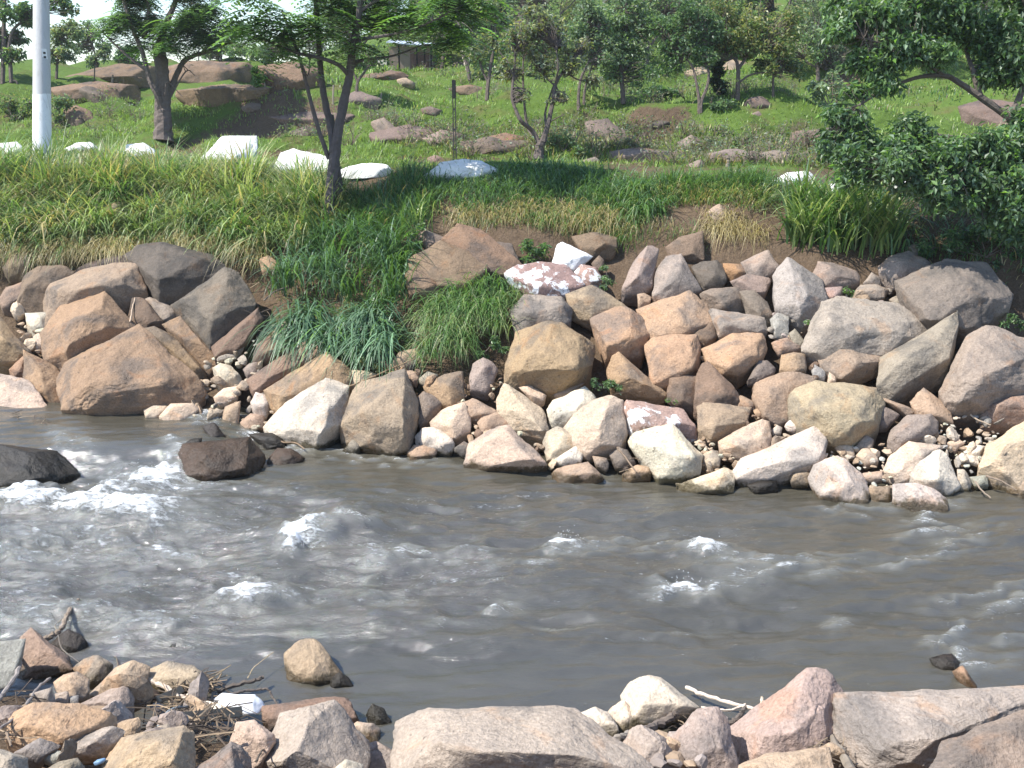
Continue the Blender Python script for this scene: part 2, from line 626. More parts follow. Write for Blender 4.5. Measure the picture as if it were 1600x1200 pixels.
def foam_field(X, Y):
    uv = project(np.stack([X, Y, np.zeros_like(X)], 1))
    w1 = np.stack([X * 1.1, Y * 1.6, X * 0], 1)
    uv[:, 0] += 46 * fbm(w1, 4, 61) + 20 * fbm(w1 * 5, 3, 64)
    uv[:, 1] += 20 * fbm(w1, 4, 62) + 16 * fbm(w1 * 4, 3, 63)
    f = np.zeros(len(X))
    for u, v, ru, rv, s in FOAM:
        du = uv[:, 0] - u
        rr = np.where(du > 0, ru * 2.0, ru * 1.1)
        d = (du / rr) ** 2 + ((uv[:, 1] - v + 0.12 * (uv[:, 0] - u) * (1 if u > 700 else -0.4)) / (rv * 1.15)) ** 2
        m = d < 9
        f[m] = np.maximum(f[m], s * np.exp(-d[m]))
    return f, uv


def river_material():
    m, nt, bs, out = new_mat('river_water')
    L = nt.links.new
    pos = N(nt, 'ShaderNodeNewGeometry').outputs['Position']
    mp = N(nt, 'ShaderNodeMapping')
    mp.inputs['Rotation'].default_value = (0, 0, math.radians(9))
    mp.inputs['Scale'].default_value = (0.45, 1.35, 1)
    L(pos, mp.inputs['Vector'])
    p = mp.outputs[0]
    foam = N(nt, 'ShaderNodeAttribute', attribute_name='foam').outputs['Fac']
    agi = N(nt, 'ShaderNodeAttribute', attribute_name='agitation').outputs['Fac']
    n1 = noise(nt, p, 2.2, 5, 0.6, 0.8)
    n2 = noise(nt, p, 9, 6, 0.7, 0.6)
    n3 = noise(nt, p, 34, 5, 0.75, 0.3)
    nlow = noise(nt, p, 0.7, 3, 0.5)
    water = mixc(nt, n1, (0.040, 0.038, 0.029), (0.098, 0.088, 0.066))
    lace = mth(nt, 'ADD', mth(nt, 'MULTIPLY', mth(nt, 'SUBTRACT', n2, 0.5), 1.9), mth(nt, 'MULTIPLY', mth(nt, 'SUBTRACT', n3, 0.5), 1.5))
    f1 = ramp(nt, mth(nt, 'ADD', foam, mth(nt, 'MULTIPLY', lace, 1.05)), 0.44, 1.0, 0, 0.95)
    # stray flecks where the water is broken
    fl = mth(nt, 'ADD', mth(nt, 'MULTIPLY', agi, 0.27), mth(nt, 'MULTIPLY', lace, 0.70))
    f2 = ramp(nt, mth(nt, 'ADD', fl, mth(nt, 'MULTIPLY', mth(nt, 'SUBTRACT', nlow, 0.5), 0.7)), 0.36, 0.74, 0, 0.85)
    fac = mth(nt, 'MAXIMUM', f1, f2)
    # aerated milky water round the foam
    water = mixc(nt, mth(nt, 'MULTIPLY', foam, 0.55), water, (0.36, 0.36, 0.31))
    c = mixc(nt, fac, water, (0.80, 0.82, 0.82))
    L(c, bs.inputs['Base Color'])
    L(ramp(nt, fac, 0, 1, 0.07, 0.6), bs.inputs['Roughness'])
    bs.inputs['IOR'].default_value = 1.95
    b = bump(nt, n1, mth(nt, 'ADD', mth(nt, 'MULTIPLY', agi, 0.28), 0.12), 0.10)
    b = bump(nt, n2, mth(nt, 'ADD', mth(nt, 'MULTIPLY', agi, 0.32), 0.12), 0.04, b)
    b = bump(nt, n3, mth(nt, 'ADD', mth(nt, 'MULTIPLY', agi, 0.35), 0.35), 0.013, b)
    b = bump(nt, fac, 0.6, 0.03, b)
    L(b, bs.inputs['Normal'])
    return m


_ry = np.concatenate([np.linspace(4.8, 11.0, 270), np.linspace(11.02, 15.0, 150)])
_ra = np.concatenate([np.linspace(-3.2, -0.60, 26), np.linspace(-0.59, 0.59, 500), np.linspace(0.60, 3.2, 26)])
wx, wy, wf = fan_grid(_ry, _ra, 3.0)
foam, wuv = foam_field(wx, wy)
agit = np.clip(1.2 - wuv[:, 0] / 1500, 0.35, 1.2) * sstep(wuv[:, 1], 690, 830) * (1 - sstep(wuv[:, 1], 960, 1060))
agit = np.clip(agit, 0.06, 1.4)
wp = np.stack([wx * 0.55 + wy * 0.12, wy * 1.3 - wx * 0.14, np.zeros_like(wx)], 1)
swell = 0.20 * fbm(wp * 0.9, 3, 3) * (0.2 + agit) + 0.055 * (1 - np.abs(fbm(wp * 2.6 + 4, 3, 21)) * 3.0) * (0.12 + agit * 0.8)
rip = 0.032 * fbm(wp * np.array([4.5, 8, 1]), 4, 11) * (0.5 + agit)
froth = foam * (0.035 + 0.07 * (fbm(wp * 9, 4, 31) + 0.35))
HUMP = pts("525,834,80,20,.11 490,856,40,12,.05 170,800,70,22,.10 60,772,80,14,.10 215,752,60,20,.08 395,930,50,14,.08 1110,862,50,14,.07 1066,914,60,8,.06 890,842,44,10,.05 1160,960,120,14,-.05 620,905,160,12,-.05 80,830,110,16,-.08 270,880,100,16,.05 1450,960,140,18,-.04")
hump = np.zeros(len(wx))
for u, v, ru, rv, a in HUMP:
    hump += a * np.exp(-((wuv[:, 0] - u) / ru) ** 2 - ((wuv[:, 1] - v) / rv) ** 2)
wz = water_z(wx, wy) + swell + rip + froth + hump - 0.02
river = link('river', mesh_from('river', np.stack([wx, wy, wz], 1), wf, attrs={'foam': foam, 'agitation': agit}, smooth=True, mat=river_material()))
tag(river, kind='structure')

# ------------------------------------------------------------------ boulders
def _ico(level):
    bm = bmesh.new()
    bmesh.ops.create_icosphere(bm, subdivisions=level, radius=1)
    V = np.array([v.co[:] for v in bm.verts])
    F = np.array([[v.index for v in f.verts] for f in bm.faces])
    bm.free()
    return V / np.linalg.norm(V, axis=1)[:, None], F


ICO = {k: _ico(k) for k in (2, 3, 4, 5, 6)}


def hull_mesh(P, L):
    """convex hull of the points with every face cut into a fine even grid"""
    bm = bmesh.new()
    for p in P:
        bm.verts.new(p)
    r = bmesh.ops.convex_hull(bm, input=bm.verts[:])
    bmesh.ops.triangulate(bm, faces=bm.faces[:])
    bm.normal_update()
    T = np.array([[v.co[:] for v in f.verts] for f in bm.faces])
    bm.free()
    C = P.mean(0)
    T = T - C
    flip = (np.cross(T[:, 1] - T[:, 0], T[:, 2] - T[:, 0]) * T.mean(1)).sum(1) < 0
    T[flip] = T[flip][:, [0, 2, 1]]
    e = np.linalg.norm(T - np.roll(T, 1, 1), axis=2)
    n = int(np.clip(round(np.percentile(e, 75) / L), 3, 34))
    ij = [(i, j) for i in range(n + 1) for j in range(n + 1 - i)]
    ix = {q: k for k, q in enumerate(ij)}
    w = np.array([[n - i - j, i, j] for i, j in ij]) / n
    f = []
    for i, j in ij:
        if i + j < n:
            f.append((ix[(i, j)], ix[(i + 1, j)], ix[(i, j + 1)]))
        if i + j < n - 1:
            f.append((ix[(i + 1, j)], ix[(i + 1, j + 1)], ix[(i, j + 1)]))
    f = np.array(f)
    V = np.einsum('kc,tcx->tkx', w, T).reshape(-1, 3)
    F = (f[None] + (np.arange(len(T)) * len(ij))[:, None, None]).reshape(-1, 3)
    q = np.round(V / (L * 0.02)).astype(np.int64)
    _, first, inv = np.unique(q, axis=0, return_index=True, return_inverse=True)
    F = inv.reshape(-1)[F]
    F = F[(F[:, 0] != F[:, 1]) & (F[:, 1] != F[:, 2]) & (F[:, 0] != F[:, 2])]
    return C, V[first], F


COLORS = {
    'tan': (.43, .315, .215), 'orange': (.45, .285, .165), 'pale': (.60, .475, .345), 'white': (.63, .54, .435), 'grey': (.35, .30, .245),
    'lightgrey': (.40, .375, .335), 'pink': (.365, .295, .255), 'brown': (.215, .145, .10), 'dark': (.165, .135, .11), 'violet': (.36, .30, .265),
    'yellow': (.47, .37, .225), 'wet': (.10, .085, .07), 'moss': (.225, .205, .165), 'red': (.30, .205, .165), 'wash': (.34, .23, .20),
    'wetbrown': (.20, .13, .09), 'rust': (.48, .25, .11), 'hill': (.17, .125, .105), 'hillgrey': (.25, .20, .165), 'dirt': (.24, .165, .11),
}
ROCKS = []


def straighten(uv, tol):
    """drop outline points that hardly bend the line, so that edges run straight like broken stone"""
    uv = [np.array(q) for q in uv]
    while len(uv) > 5:
        n = len(uv)
        dev = []
        for i in range(n):
            a, b, p = uv[i - 1], uv[(i + 1) % n], uv[i]
            ab = b - a
            dev.append(abs(ab[0] * (p - a)[1] - ab[1] * (p - a)[0]) / (np.linalg.norm(ab) + 1e-6))
        k = int(np.argmin(dev))
        if dev[k] > tol:
            break
        uv.pop(k)
    return np.array(uv)


def rock(kind, label, outline, ridge='', name=None, group='boulders heaped on the far river bank', k=0, off=0.28, deep=0.9, sink=False, chips=4, amp=1.0, T=None, cat=None, lod=0, grow=1.07, dim=0.84):
    i = len(ROCKS)
    rng = np.random.default_rng(100 + i)
    uv = pts(outline)
    c = uv.mean(0)
    x, y = uv[:, 0], uv[:, 1]
    uv = c + (uv - c) * grow
    uv = straighten(uv, 0.11 * math.sqrt(np.ptp(uv[:, 0]) * np.ptp(uv[:, 1])) / 2)
    x, y = uv[:, 0], uv[:, 1]
    area = abs(np.dot(x, np.roll(y, 1)) - np.dot(y, np.roll(x, 1))) / 2
    rpx = math.sqrt(area / math.pi)
    q = np.vstack([[c], [(c[0], c[1] + rpx * 0.25)], uv])
    t = hit(q) if T is None else np.full(len(q), T)
    tc = t[1]
    rw = rpx * tc / FPX
    tp = np.clip(t[2:], tc - 0.5 * rw, tc + 0.5 * rw) - off * rw
    R = ray(uv)
    P = CAM + R * tp[:, None]
    tcent = tp.mean()
    # least-squares plane of the outline depths, for points inside it
    A = np.c_[uv - c, np.ones(len(uv))]
    co = np.linalg.lstsq(A, tp, rcond=None)[0]
    front = []
    if ridge:
        for u, v, d in pts(ridge):
            tt = co @ [u - c[0], v - c[1], 1] - 2.0 * d * rw
            front.append(CAM + ray([(u, v)])[0] * tt)
    else:
        a0 = rng.uniform(0, 6.28)
        for j in range(2):
            e = uv[int((a0 / 6.28 + j / 2 + rng.uniform(-.1, .1)) * len(uv)) % len(uv)]
            f = c + (e - c) * rng.uniform(0.3, 0.75)
            tt = co @ [f[0] - c[0], f[1] - c[1], 1] - rng.uniform(0.45, 0.8) * rw
            front.append(CAM + ray([tuple(f)])[0] * tt)
    bk = (c + (uv - c) * 0.72)[::2]
    back = CAM + ray(bk) * (tp[::2] + deep * rw)[:, None]
    allp = [P, np.array(front), back]
    if sink:
        low = uv[uv[:, 1] > c[1]]
        lo = CAM + ray(c + (low - c) * 0.92) * (tcent + 0.1 * rw)
        lo[:, 2] -= 0.7 * rw
        allp.append(lo)
    allp = np.vstack(allp)
    step_px = 6.0 if rpx < 60 else 5.0
    C, V, F = hull_mesh(allp, step_px * tc / FPX)
    vdir = C - CAM
    vdir /= np.linalg.norm(vdir)
    lat = np.cross(vdir, [0, 0, 1.0])
    lat /= np.linalg.norm(lat)
    upv = np.cross(lat, vdir)
    a0 = rng.uniform(0, 6.28)
    for j in range(1 if ridge else 3):            # the big flat faces of a broken block
        a = a0 + j * 2.1 + rng.uniform(-.35, .35)
        nn = -vdir + (lat * math.cos(a) + upv * math.sin(a)) * rng.uniform(0.35, 0.8)
        nn /= np.linalg.norm(nn)
        h = np.max(V @ nn) * (rng.uniform(.85, .93) if ridge else rng.uniform(0.66, 0.84))
        V = V - nn * np.maximum(V @ nn - h, 0)[:, None]
    for j in range(chips):                        # broken-off corners and fresh flat faces
        nn = rng.normal(size=3) - vdir * 0.9
        nn /= np.linalg.norm(nn)
        h = np.max(V @ nn) * rng.uniform(0.88, 0.98)
        V = V - nn * np.maximum(V @ nn - h, 0)[:, None]
    D = V / (np.linalg.norm(V, axis=1)[:, None] + 1e-9)
    lv = 4 if rpx > 20 else 3
    s = V / rw
    f1 = fbm(s * 1.5 + i * 3.1, 3, i) * 7
    step = np.floor(f1) + sstep(f1 - np.floor(f1), 0.86, 1.0)          # flaked ledges
    dz = 0.014 * step + 0.018 * fbm(s * 4.5 + i, 4, i + 7) - 0.025 * np.clip(0.06 - np.abs(fbm(s * 1.9 + i * 2, 2, i + 3)), 0, 1) / 0.06 * (fbm(s * 1.1 + i * 5, 2, i + 4) > 0.05)
    if lv >= 4:
        dz += 0.010 * fbm(s * 15, 3, i + 5)
    V = V + D * (dz * rw * amp)[:, None]
    nm = name or ('boulder' if rpx > 26 else 'stone')
    mat = M_WASH if kind == 'wash' else M_WET if kind in ('wet', 'wetbrown') else M_LIME if kind == 'lime' else M_ROCK
    o = link(nm, mesh_from(nm, V, F, smooth=True, mat=mat), loc=tuple(C))
    col = np.array(COLORS.get(kind, (.8, .8, .8)))
    if kind in ('tan', 'orange', 'pink', 'violet', 'yellow', 'brown', 'red', 'rust', 'grey', 'moss', 'pale', 'hill', 'hillgrey'):
        w = 0.28 if col.max() > .3 else 0.15
        col = col * (1 - w) + np.array((.43, .33, .25)) * w
    if kind not in ('pale', 'white', 'lime', 'wash'):
        col = col * dim
    col = col * rng.uniform(0.88, 1.1) * rng.uniform(0.96, 1.04, 3)
    o.color = (*col, 1)
    tag(o, label, cat or nm, group)
    ROCKS.append((o, rpx))
    return o
# kind | label | outline in photo pixels | ridge points (x, y, how far they stand out)
FAR_BANK = """
orange|orange boulder cut by the frame edge above the flat pale shelf of rock|-25,490 0,497 20,520 44,548 38,560 -25,564|5,530,.35
brown|brown slanting boulder with a grey top beside the pink and white boulder|25,470 40,432 60,420 92,415 110,429 83,443 77,455 76,484 33,490 24,480|40,448,.4 75,447,.25
tan|tan stone half hidden behind the brown slanting boulder with a grey top|0,468 10,450 40,441 38,460 26,485 5,478|
tan|pink and white faced boulder under the long dark rock ridge|76,452 85,440 120,427 175,415 207,417 217,428 222,460 200,470 170,480 120,478 90,500 77,505 76,480|80,453,.35 125,452,.4 180,440,.35
dark|long thin dark rock ridge lying over the pink and white boulder|117,425 140,412 175,402 203,402 225,435 205,420 175,414|
dark|large dark domed boulder under the hanging dry grass|203,402 222,388 252,383 288,387 325,400 345,415 340,428 302,455 278,470 252,468 240,440 225,438|250,402,.3 312,405,.3 250,440,.4
hillgrey|big brown slab with a split face below the dark domed boulder|275,478 310,455 350,426 370,432 390,460 398,477 378,492 357,515 338,535 332,545 312,522 292,495|283,470,.2 355,440,.2 330,500,.3
brown|smooth brown rock tucked beneath the big split brown slab|335,540 362,515 400,485 408,500 395,525 372,540 350,560 340,560|
orange|tan-brown blocky boulder with a reddish crown, resting on the widest boulder|77,507 100,482 130,467 160,463 176,477 185,485 193,503 212,515 175,535 150,547 118,567 107,582 77,558 70,520|107,507,.35 110,545,.38 160,480,.3 170,520,.25
brown|brown wedge stuck in the cleft above the widest boulder|200,505 208,470 225,468 256,507 233,518 215,515|
pink|small pinkish block with a white top wedged among cracked boulders|227,470 235,466 258,474 278,490 256,508 240,490|
orange|widest boulder of the far bank, tan with a split line near its top|104,592 117,567 155,552 215,514 230,520 262,550 308,602 295,625 250,635 195,639 180,628 137,648 108,635|128,562,.25 140,600,.35 135,640,.2 165,615,.3 220,530,.15 270,600,.2
orange|narrow tan slab split off along the widest boulder|230,517 245,514 283,535 328,595 308,603 265,550|
orange|flat tan slab between the narrow split slab and the big split brown slab|258,510 283,498 300,518 338,560 330,592 283,535|
orange|upright tan boulder standing at the foot of the tan-brown blocky boulder|40,552 60,560 80,572 102,592 103,637 82,640 40,615 38,585|60,575,.3 70,610,.35
orange|small orange stone lying on the flat pale shelf|15,577 38,556 40,585 22,587|
pale|flat pale shelf of rock sloping into the pool upstream|-30,578 15,583 40,592 45,622 80,641 40,647 -30,648|0,600,.15 40,630,.12
white|whitish broken block below the pink and white boulder|40,490 50,488 76,488 75,515 55,525 42,510|
pale|pale stone chip beside the tan-brown blocky boulder|47,530 60,520 72,525 75,540 55,545|
pale|rounded pale cobble at the foot of the big split brown slab|333,575 345,568 360,572 380,590 370,606 340,602|
grey|grey cobble above the rounded pale cobble|352,545 362,532 380,530 383,540 372,555 360,555|
grey|grey chip between the grey cobble and the upper brown slab|380,577 390,568 402,565 402,585 388,590|
pale|pale cobble against the lower tip of the widest boulder|293,620 305,605 325,605 320,625 300,632|
pale|pale angular cobble amid the rubble near the swirl of foam|335,620 350,607 375,603 370,620 345,630|
pale|pale flat cobble at the water under the widest boulder|225,640 240,633 262,635 250,652 228,652|
pale|cream wedge of stone at the water under the widest boulder|250,650 268,632 300,630 310,640 290,655 260,658|
tan|tan block of stone above the foam at the rubble edge|346,650 352,636 375,628 374,646 372,668 348,668|
tan|tan squat stone beside the tan block at the rubble edge|376,660 392,646 412,650 414,668 384,670|
brown|brown long slab lying above the orange slab|388,592 410,572 482,530 500,537 503,552 450,585 418,607 400,612|470,550,.15 420,590,.2
orange|long orange slab leaning over the bright triangular boulder|416,609 462,575 510,550 525,560 545,580 545,602 507,594 475,617 441,640|520,565,.3 480,580,.2 540,590,.1 440,620,.3
white|bright triangular boulder with a dark wet foot|415,666 452,635 453,622 482,615 507,594 544,605 540,635 535,660 522,680 495,696 450,688 425,678|515,640,.35 500,670,.35 470,640,.3 455,672,.2
tan|massive tan boulder standing by the water under the tree|533,665 540,645 545,625 560,602 597,585 630,580 645,600 655,635 652,665 637,700 612,708 590,700 560,682 540,676|610,607,.3 632,605,.25 570,640,.4 625,665,.4 590,690,.25
tan|small tan boulder leaning on the massive tan boulder|652,622 662,612 682,620 692,630 675,650 657,662 653,655|
pale|pale blocky boulder under the orange wedge|673,660 690,642 725,629 734,650 733,670 712,683 700,678 677,668|712,645,.3 705,665,.3
orange|orange wedge of rock resting on the pale blocky boulder|661,604 695,585 722,582 722,608 725,615 705,632 692,630 675,615|700,600,.3
pink|reddish upright boulder beside the bright green tussock|734,590 740,570 755,560 775,570 777,580 762,612 735,607|755,575,.35
white|round white cobble at the waterline, next to the massive tan boulder|648,683 660,670 677,669 700,680 709,692 702,704 662,697 650,690|
tan|flat tan stone awash under the round white cobble|637,708 647,695 682,700 678,716 647,718|
moss|mossy wet stone in the gap under the massive tan boulder|536,704 552,686 565,695 560,713|
pale|broad pyramid boulder with its base in the river|725,715 735,693 765,672 790,662 820,688 848,712 855,724 832,732 760,729 728,724|790,668,.3 745,695,.3 780,722,.3 830,718,.3
tan|tan rock showing behind the broad pyramid boulder|748,660 755,650 775,645 797,655 795,665 770,675 755,680|
brown|brown chip in the hole beside the broad pyramid boulder|740,678 745,670 762,675 750,690|
moss|dark mossy stone at the waterline near the round white cobble|710,700 725,690 735,695 728,714|
tan|flat tan slab lying in shade under the orange wedge|725,630 740,622 765,635 790,650 750,652 733,650|
tan|rounded tan boulder half hidden by the bright green tussock|607,575 625,550 650,545 655,560 640,577|
orange|small orange stone in the weeds between the two tussocks|582,540 595,525 600,545 597,555|
pale|pale stone above the top of the massive tan boulder|545,578 575,580 590,585 565,600 547,602|
pale|pale slab poking out under the drooping grass blades|425,520 440,505 470,500 465,525 445,545 430,540|
brown|dark tan boulder under the tips of the drooping grass|395,565 402,540 420,525 440,535 442,545 425,560 405,572|
white|round whitish cobble at the low end of the orange slab|392,628 400,614 415,617 420,635 415,648 398,647|
tan|low tan stone peeping over the massive tan boulder|630,580 645,578 655,590 650,600 640,595|
grey|grey flat stone beside the orange wedge|655,592 668,580 683,585 682,595 665,600|
dirt|cracked brown outcrop below the hanging roots|692,376 716,350 752,360 772,378 812,410 795,430 749,416 728,400|740,385,.15
dirt|big brown outcrop face above the bright green tussock|638,405 689,379 735,397 760,418 722,446 655,440|700,410,.15
dirt|lower ledge of the brown outcrop, partly under grass|633,425 662,420 690,435 680,460 640,455|
hillgrey|small grey outcrop block beside the leafy creeper|652,370 665,360 697,372 689,378 668,389|
hill|dark outcrop stub at the end of the brown outcrop|770,378 799,381 812,407 801,410|
lime|white painted boulder on top of the boulder heap|863,414 872,382 880,379 912,392 926,401 916,410 896,420 884,415|888,405,.3 912,400,.2
wash|flat pinkish boulder splattered with white paint|790,428 810,415 844,410 884,416 900,428 914,448 888,460 876,463 844,460 816,450|800,432,.1 845,455,.4
wash|small grey boulder splashed white beside the splattered one|897,424 908,414 930,418 940,432 938,448 918,444|
brown|brown chip behind the small white-splashed grey boulder|924,412 936,400 944,406 943,422 934,422|
grey|rounded grey boulder under the splattered pinkish one|798,484 806,470 820,461 876,463 890,476 891,506 872,502 844,500 808,519 800,502|880,478,.3 820,490,.4
orange|largest orange boulder, with a scooped hollow in its lower face|787,577 796,552 808,520 844,502 868,500 888,508 910,522 925,540 924,568 908,590 890,602 868,608 840,600 790,586|864,503,.25 848,560,.45 902,578,.45 905,525,.2 826,562,.4 820,575,.35
tan|fractured light boulder between the splattered and the cube-shaped ones|885,460 924,446 938,454 978,478 948,482 926,498 908,492 892,480|912,470,.3 925,485,.2
orange|cube-shaped orange-brown boulder with a sharp upright edge|925,500 938,490 960,482 984,482 1002,496 1014,520 1014,532 1002,556 948,562 946,540 936,530|982,485,.1 986,532,.5 948,540,.38 984,558,.1
orange|orange wedge boulder below the cube-shaped one, by the weeds|950,580 958,556 968,551 984,562 1005,585 1038,612 1038,618 1000,614 955,600|985,590,.35 1008,600,.3
pink|pinkish prism boulder with one lit and one dark face|970,456 990,412 1012,383 1028,392 1026,420 1018,448 1000,460 976,456|1010,388,.2 994,436,.5
grey|grey tilted boulder next to the pinkish prism|1020,464 1028,416 1040,402 1064,398 1080,420 1094,452 1060,464 1040,468|1064,430,.35
tan|small tan stone at the foot of the pinkish prism|996,460 1006,458 1018,464 1015,472 998,480|
orange|broad orange boulder with a grey top, beside the cube-shaped one|998,484 1016,472 1048,466 1076,455 1092,466 1104,478 1114,502 1100,512 1076,520 1020,526 1010,508|1018,480,.15 1090,470,.2 1075,515,.3 1060,485,.3
brown|fractured dark corner piece under the broad orange boulder|1072,522 1092,512 1114,502 1120,525 1100,540 1088,532|
orange|blocky orange boulder right under the broad grey-topped one|1007,540 1020,528 1050,525 1088,524 1096,548 1090,570 1068,586 1045,600 1022,598 1012,570|1082,530,.2 1082,572,.35 1030,545,.3
orange|egg-shaped orange boulder in the middle of the heap|1100,546 1124,532 1146,522 1188,523 1198,536 1192,554 1178,570 1152,586 1132,582 1108,564|1188,530,.2 1150,550,.45 1140,575,.3 1180,560,.3
grey|long grey wedge boulder above the egg-shaped orange one|1107,481 1120,480 1164,489 1192,496 1198,514 1184,520 1126,525 1118,510|1190,500,.2 1128,505,.35 1180,515,.2
hillgrey|brown-grey slab lying over the long grey wedge boulder|1092,458 1106,451 1152,450 1164,460 1168,480 1152,484 1104,474|
hillgrey|fractured dark and cream boulder next to the pear-shaped one|1156,454 1180,456 1198,472 1210,496 1198,510 1190,494 1168,484|
dark|rounded dark boulder with a cracked crust, near the dry straw|1082,418 1096,410 1120,407 1130,418 1134,438 1126,448 1098,450 1088,432|1090,430,.2 1115,430,.4
rust|bright rust-orange stone under the dry straw|1130,412 1158,413 1166,426 1148,436 1136,428|
pink|tilted pinkish block with a flat top near the dry straw|1158,410 1200,391 1218,418 1188,438 1168,426|1188,415,.3
pink|pinkish wedge under the tilted pinkish block|1142,440 1170,428 1188,438 1204,436 1194,460 1158,454|
lightgrey|smooth light grey pear-shaped boulder|1208,432 1222,408 1232,400 1256,420 1282,440 1291,468 1280,490 1268,504 1250,508 1214,480 1206,450|1232,440,.35 1262,460,.35 1245,485,.35
pink|pinkish grey boulder at the foot of the wide-bladed grass|1272,426 1280,410 1302,412 1336,424 1343,440 1310,446 1284,448|
pink|small pinkish stone between two flat grey boulders|1288,450 1316,448 1318,456 1308,466 1292,466|
grey|oval grey stone above the large flat purplish boulder|1336,456 1346,446 1368,444 1389,452 1380,464 1350,466|
pink|small reddish stone beside the oval grey stone|1350,442 1362,426 1376,434 1374,444|
grey|dome-shaped grey boulder with a small stone on top|1374,416 1392,402 1420,392 1452,410 1446,420 1408,436 1394,444 1376,436|
grey|small stone perched on the dome-shaped grey boulder|1419,386 1428,381 1440,388 1440,400 1424,396|
moss|huge grey-green boulder shaded by the overhanging tree|1404,440 1440,422 1480,408 1506,405 1540,414 1564,434 1578,460 1570,480 1546,496 1516,514 1496,510 1460,508 1428,476 1412,462|1430,455,.3 1455,495,.3 1500,440,.35 1540,460,.3
grey|small block beside the foot of the huge grey-green boulder|1389,468 1410,458 1414,478 1396,476|
violet|large flat purplish-grey boulder with yellow lichen|1274,500 1288,474 1310,464 1350,468 1400,478 1446,506 1446,518 1418,538 1382,552 1340,550 1306,530 1262,560 1258,540|1290,500,.3 1340,520,.3 1425,515,.2
tan|narrow tan rock along the edge of the large purplish boulder|1258,548 1272,518 1290,515 1282,550 1270,568 1262,562|
tan|smooth tan boulder leaning under the large purplish one|1280,556 1304,532 1340,544 1378,556 1378,564 1340,584 1316,590 1284,572|1345,568,.35 1310,545,.2 1370,560,.1
grey|grey slab rising to a sharp point|1497,488 1496,510 1492,540 1482,572 1450,590 1410,615 1390,620 1374,608 1370,590 1380,560 1420,530 1460,508|1482,560,.2 1400,610,.15 1480,520,.25 1400,570,.3
grey|big smooth grey boulder with an orange patch, next to the pointed slab|1480,600 1490,570 1515,525 1535,512 1580,525 1640,545 1640,600 1600,612 1570,627 1538,636 1505,637 1478,628 1472,610|1505,560,.3 1508,600,.4 1505,620,.3 1560,560,.3 1600,560,.3
yellow|wide flat-topped boulder with a yellow front, low in the heap|1238,645 1240,614 1276,596 1340,598 1368,608 1376,625 1380,632 1368,666 1330,688 1305,690 1290,680 1260,655|1276,640,.35 1300,643,.4 1350,625,.3 1365,650,.3 1310,675,.3
tan|tan-grey boulder pressed against the yellow-fronted one|1178,620 1180,600 1220,584 1250,582 1274,592 1260,600 1242,612 1242,650 1218,662 1196,648|1196,615,.3 1215,605,.25
hillgrey|grey-brown boulder under the egg-shaped orange one|1168,594 1184,564 1198,564 1212,576 1206,584 1180,596|
orange|orange-tan block above the tan-grey boulder|1218,580 1222,555 1240,551 1258,552 1260,578 1240,584|
tan|flat tan stone in shade below the pear-shaped boulder|1204,534 1230,528 1250,540 1250,546 1218,550|
grey|grey angular stone near the foot of the pear-shaped boulder|1233,522 1242,514 1260,536 1252,546 1240,540|
lightgrey|light upright slab beside the pear-shaped boulder|1204,500 1216,488 1232,496 1232,524 1212,526|
lightgrey|bluish-grey chip above the yellow-fronted boulder|1268,580 1272,569 1290,580 1288,594 1272,592|
pale|small cream chip on the back of the yellow-fronted boulder|1292,598 1296,582 1308,588 1306,597|
brown|brown ribbed boulder with a pale edge, under the blocky orange one|1044,612 1048,592 1070,586 1092,590 1094,616 1084,640 1060,630 1050,622|
brown|tall brown ribbed boulder coming to a peak|1088,590 1096,570 1106,566 1122,578 1152,610 1156,632 1146,638 1100,640 1084,640 1090,615|
tan|light tan flat-topped boulder below the tall brown peak|1090,636 1100,630 1126,636 1172,637 1172,646 1164,660 1120,680 1112,684 1092,672|1124,664,.4 1126,648,.3
tan|tan sliver between the brown peak and the tan-grey boulder|1150,632 1156,616 1178,628 1178,640 1165,638|
orange|small orange chip under the tan sliver|1176,640 1192,638 1196,646 1184,652|
pale|broad pale boulder with a hollow, below the light tan one|1126,690 1150,674 1164,678 1188,656 1200,660 1204,684 1198,700 1182,714 1152,708 1134,700|1188,685,.3 1155,695,.3
white|long low white boulder near the water, with a dark gap beneath|1148,738 1162,716 1196,718 1240,690 1268,669 1290,680 1284,704 1282,722 1260,732 1226,728 1202,746 1156,746|1205,725,.2 1200,722,.3 1280,720,.2 1255,690,.2
white|brightest white boulder, its dark foot in the water|982,690 990,678 1016,672 1026,668 1048,663 1066,674 1084,692 1096,710 1096,722 1088,738 1066,750 1030,746 1014,730 990,702|1020,700,.3 1060,715,.4 1085,715,.3 1060,735,.3
wash|long boulder splashed white, just above the brightest white one|976,640 982,626 1006,628 1040,634 1066,640 1086,660 1090,672 1076,678 1052,668 1030,666 1006,676 984,660|
pale|tall pale slab leaning above the broad pyramid boulder|778,625 790,600 800,606 828,626 848,640 858,660 858,674 848,684 830,678 810,664 780,648|800,640,.2 848,672,.3
pale|small pale block under the largest orange boulder|812,606 828,602 854,618 848,628 838,629|
white|pale pointed boulder beside the peach cracked one|856,640 866,626 892,612 912,606 934,628 912,640 904,660 880,670 860,654|
tan|thin tan slab lying above the pale pointed boulder|866,616 900,598 912,600 905,606 880,620|
pale|large peach boulder with a cracked flaking face|882,672 904,654 912,634 936,628 952,618 972,628 977,648 976,680 966,696 950,704 936,706 920,708 908,698 890,688|948,640,.35 938,665,.4 940,690,.35 918,640,.25
pale|pale mottled boulder under the peach cracked one|848,690 856,676 872,667 896,676 912,690 900,698 872,718 856,716|
white|pale tilted slab above the dark awash rock|864,718 884,706 900,697 912,708 906,722 888,727|
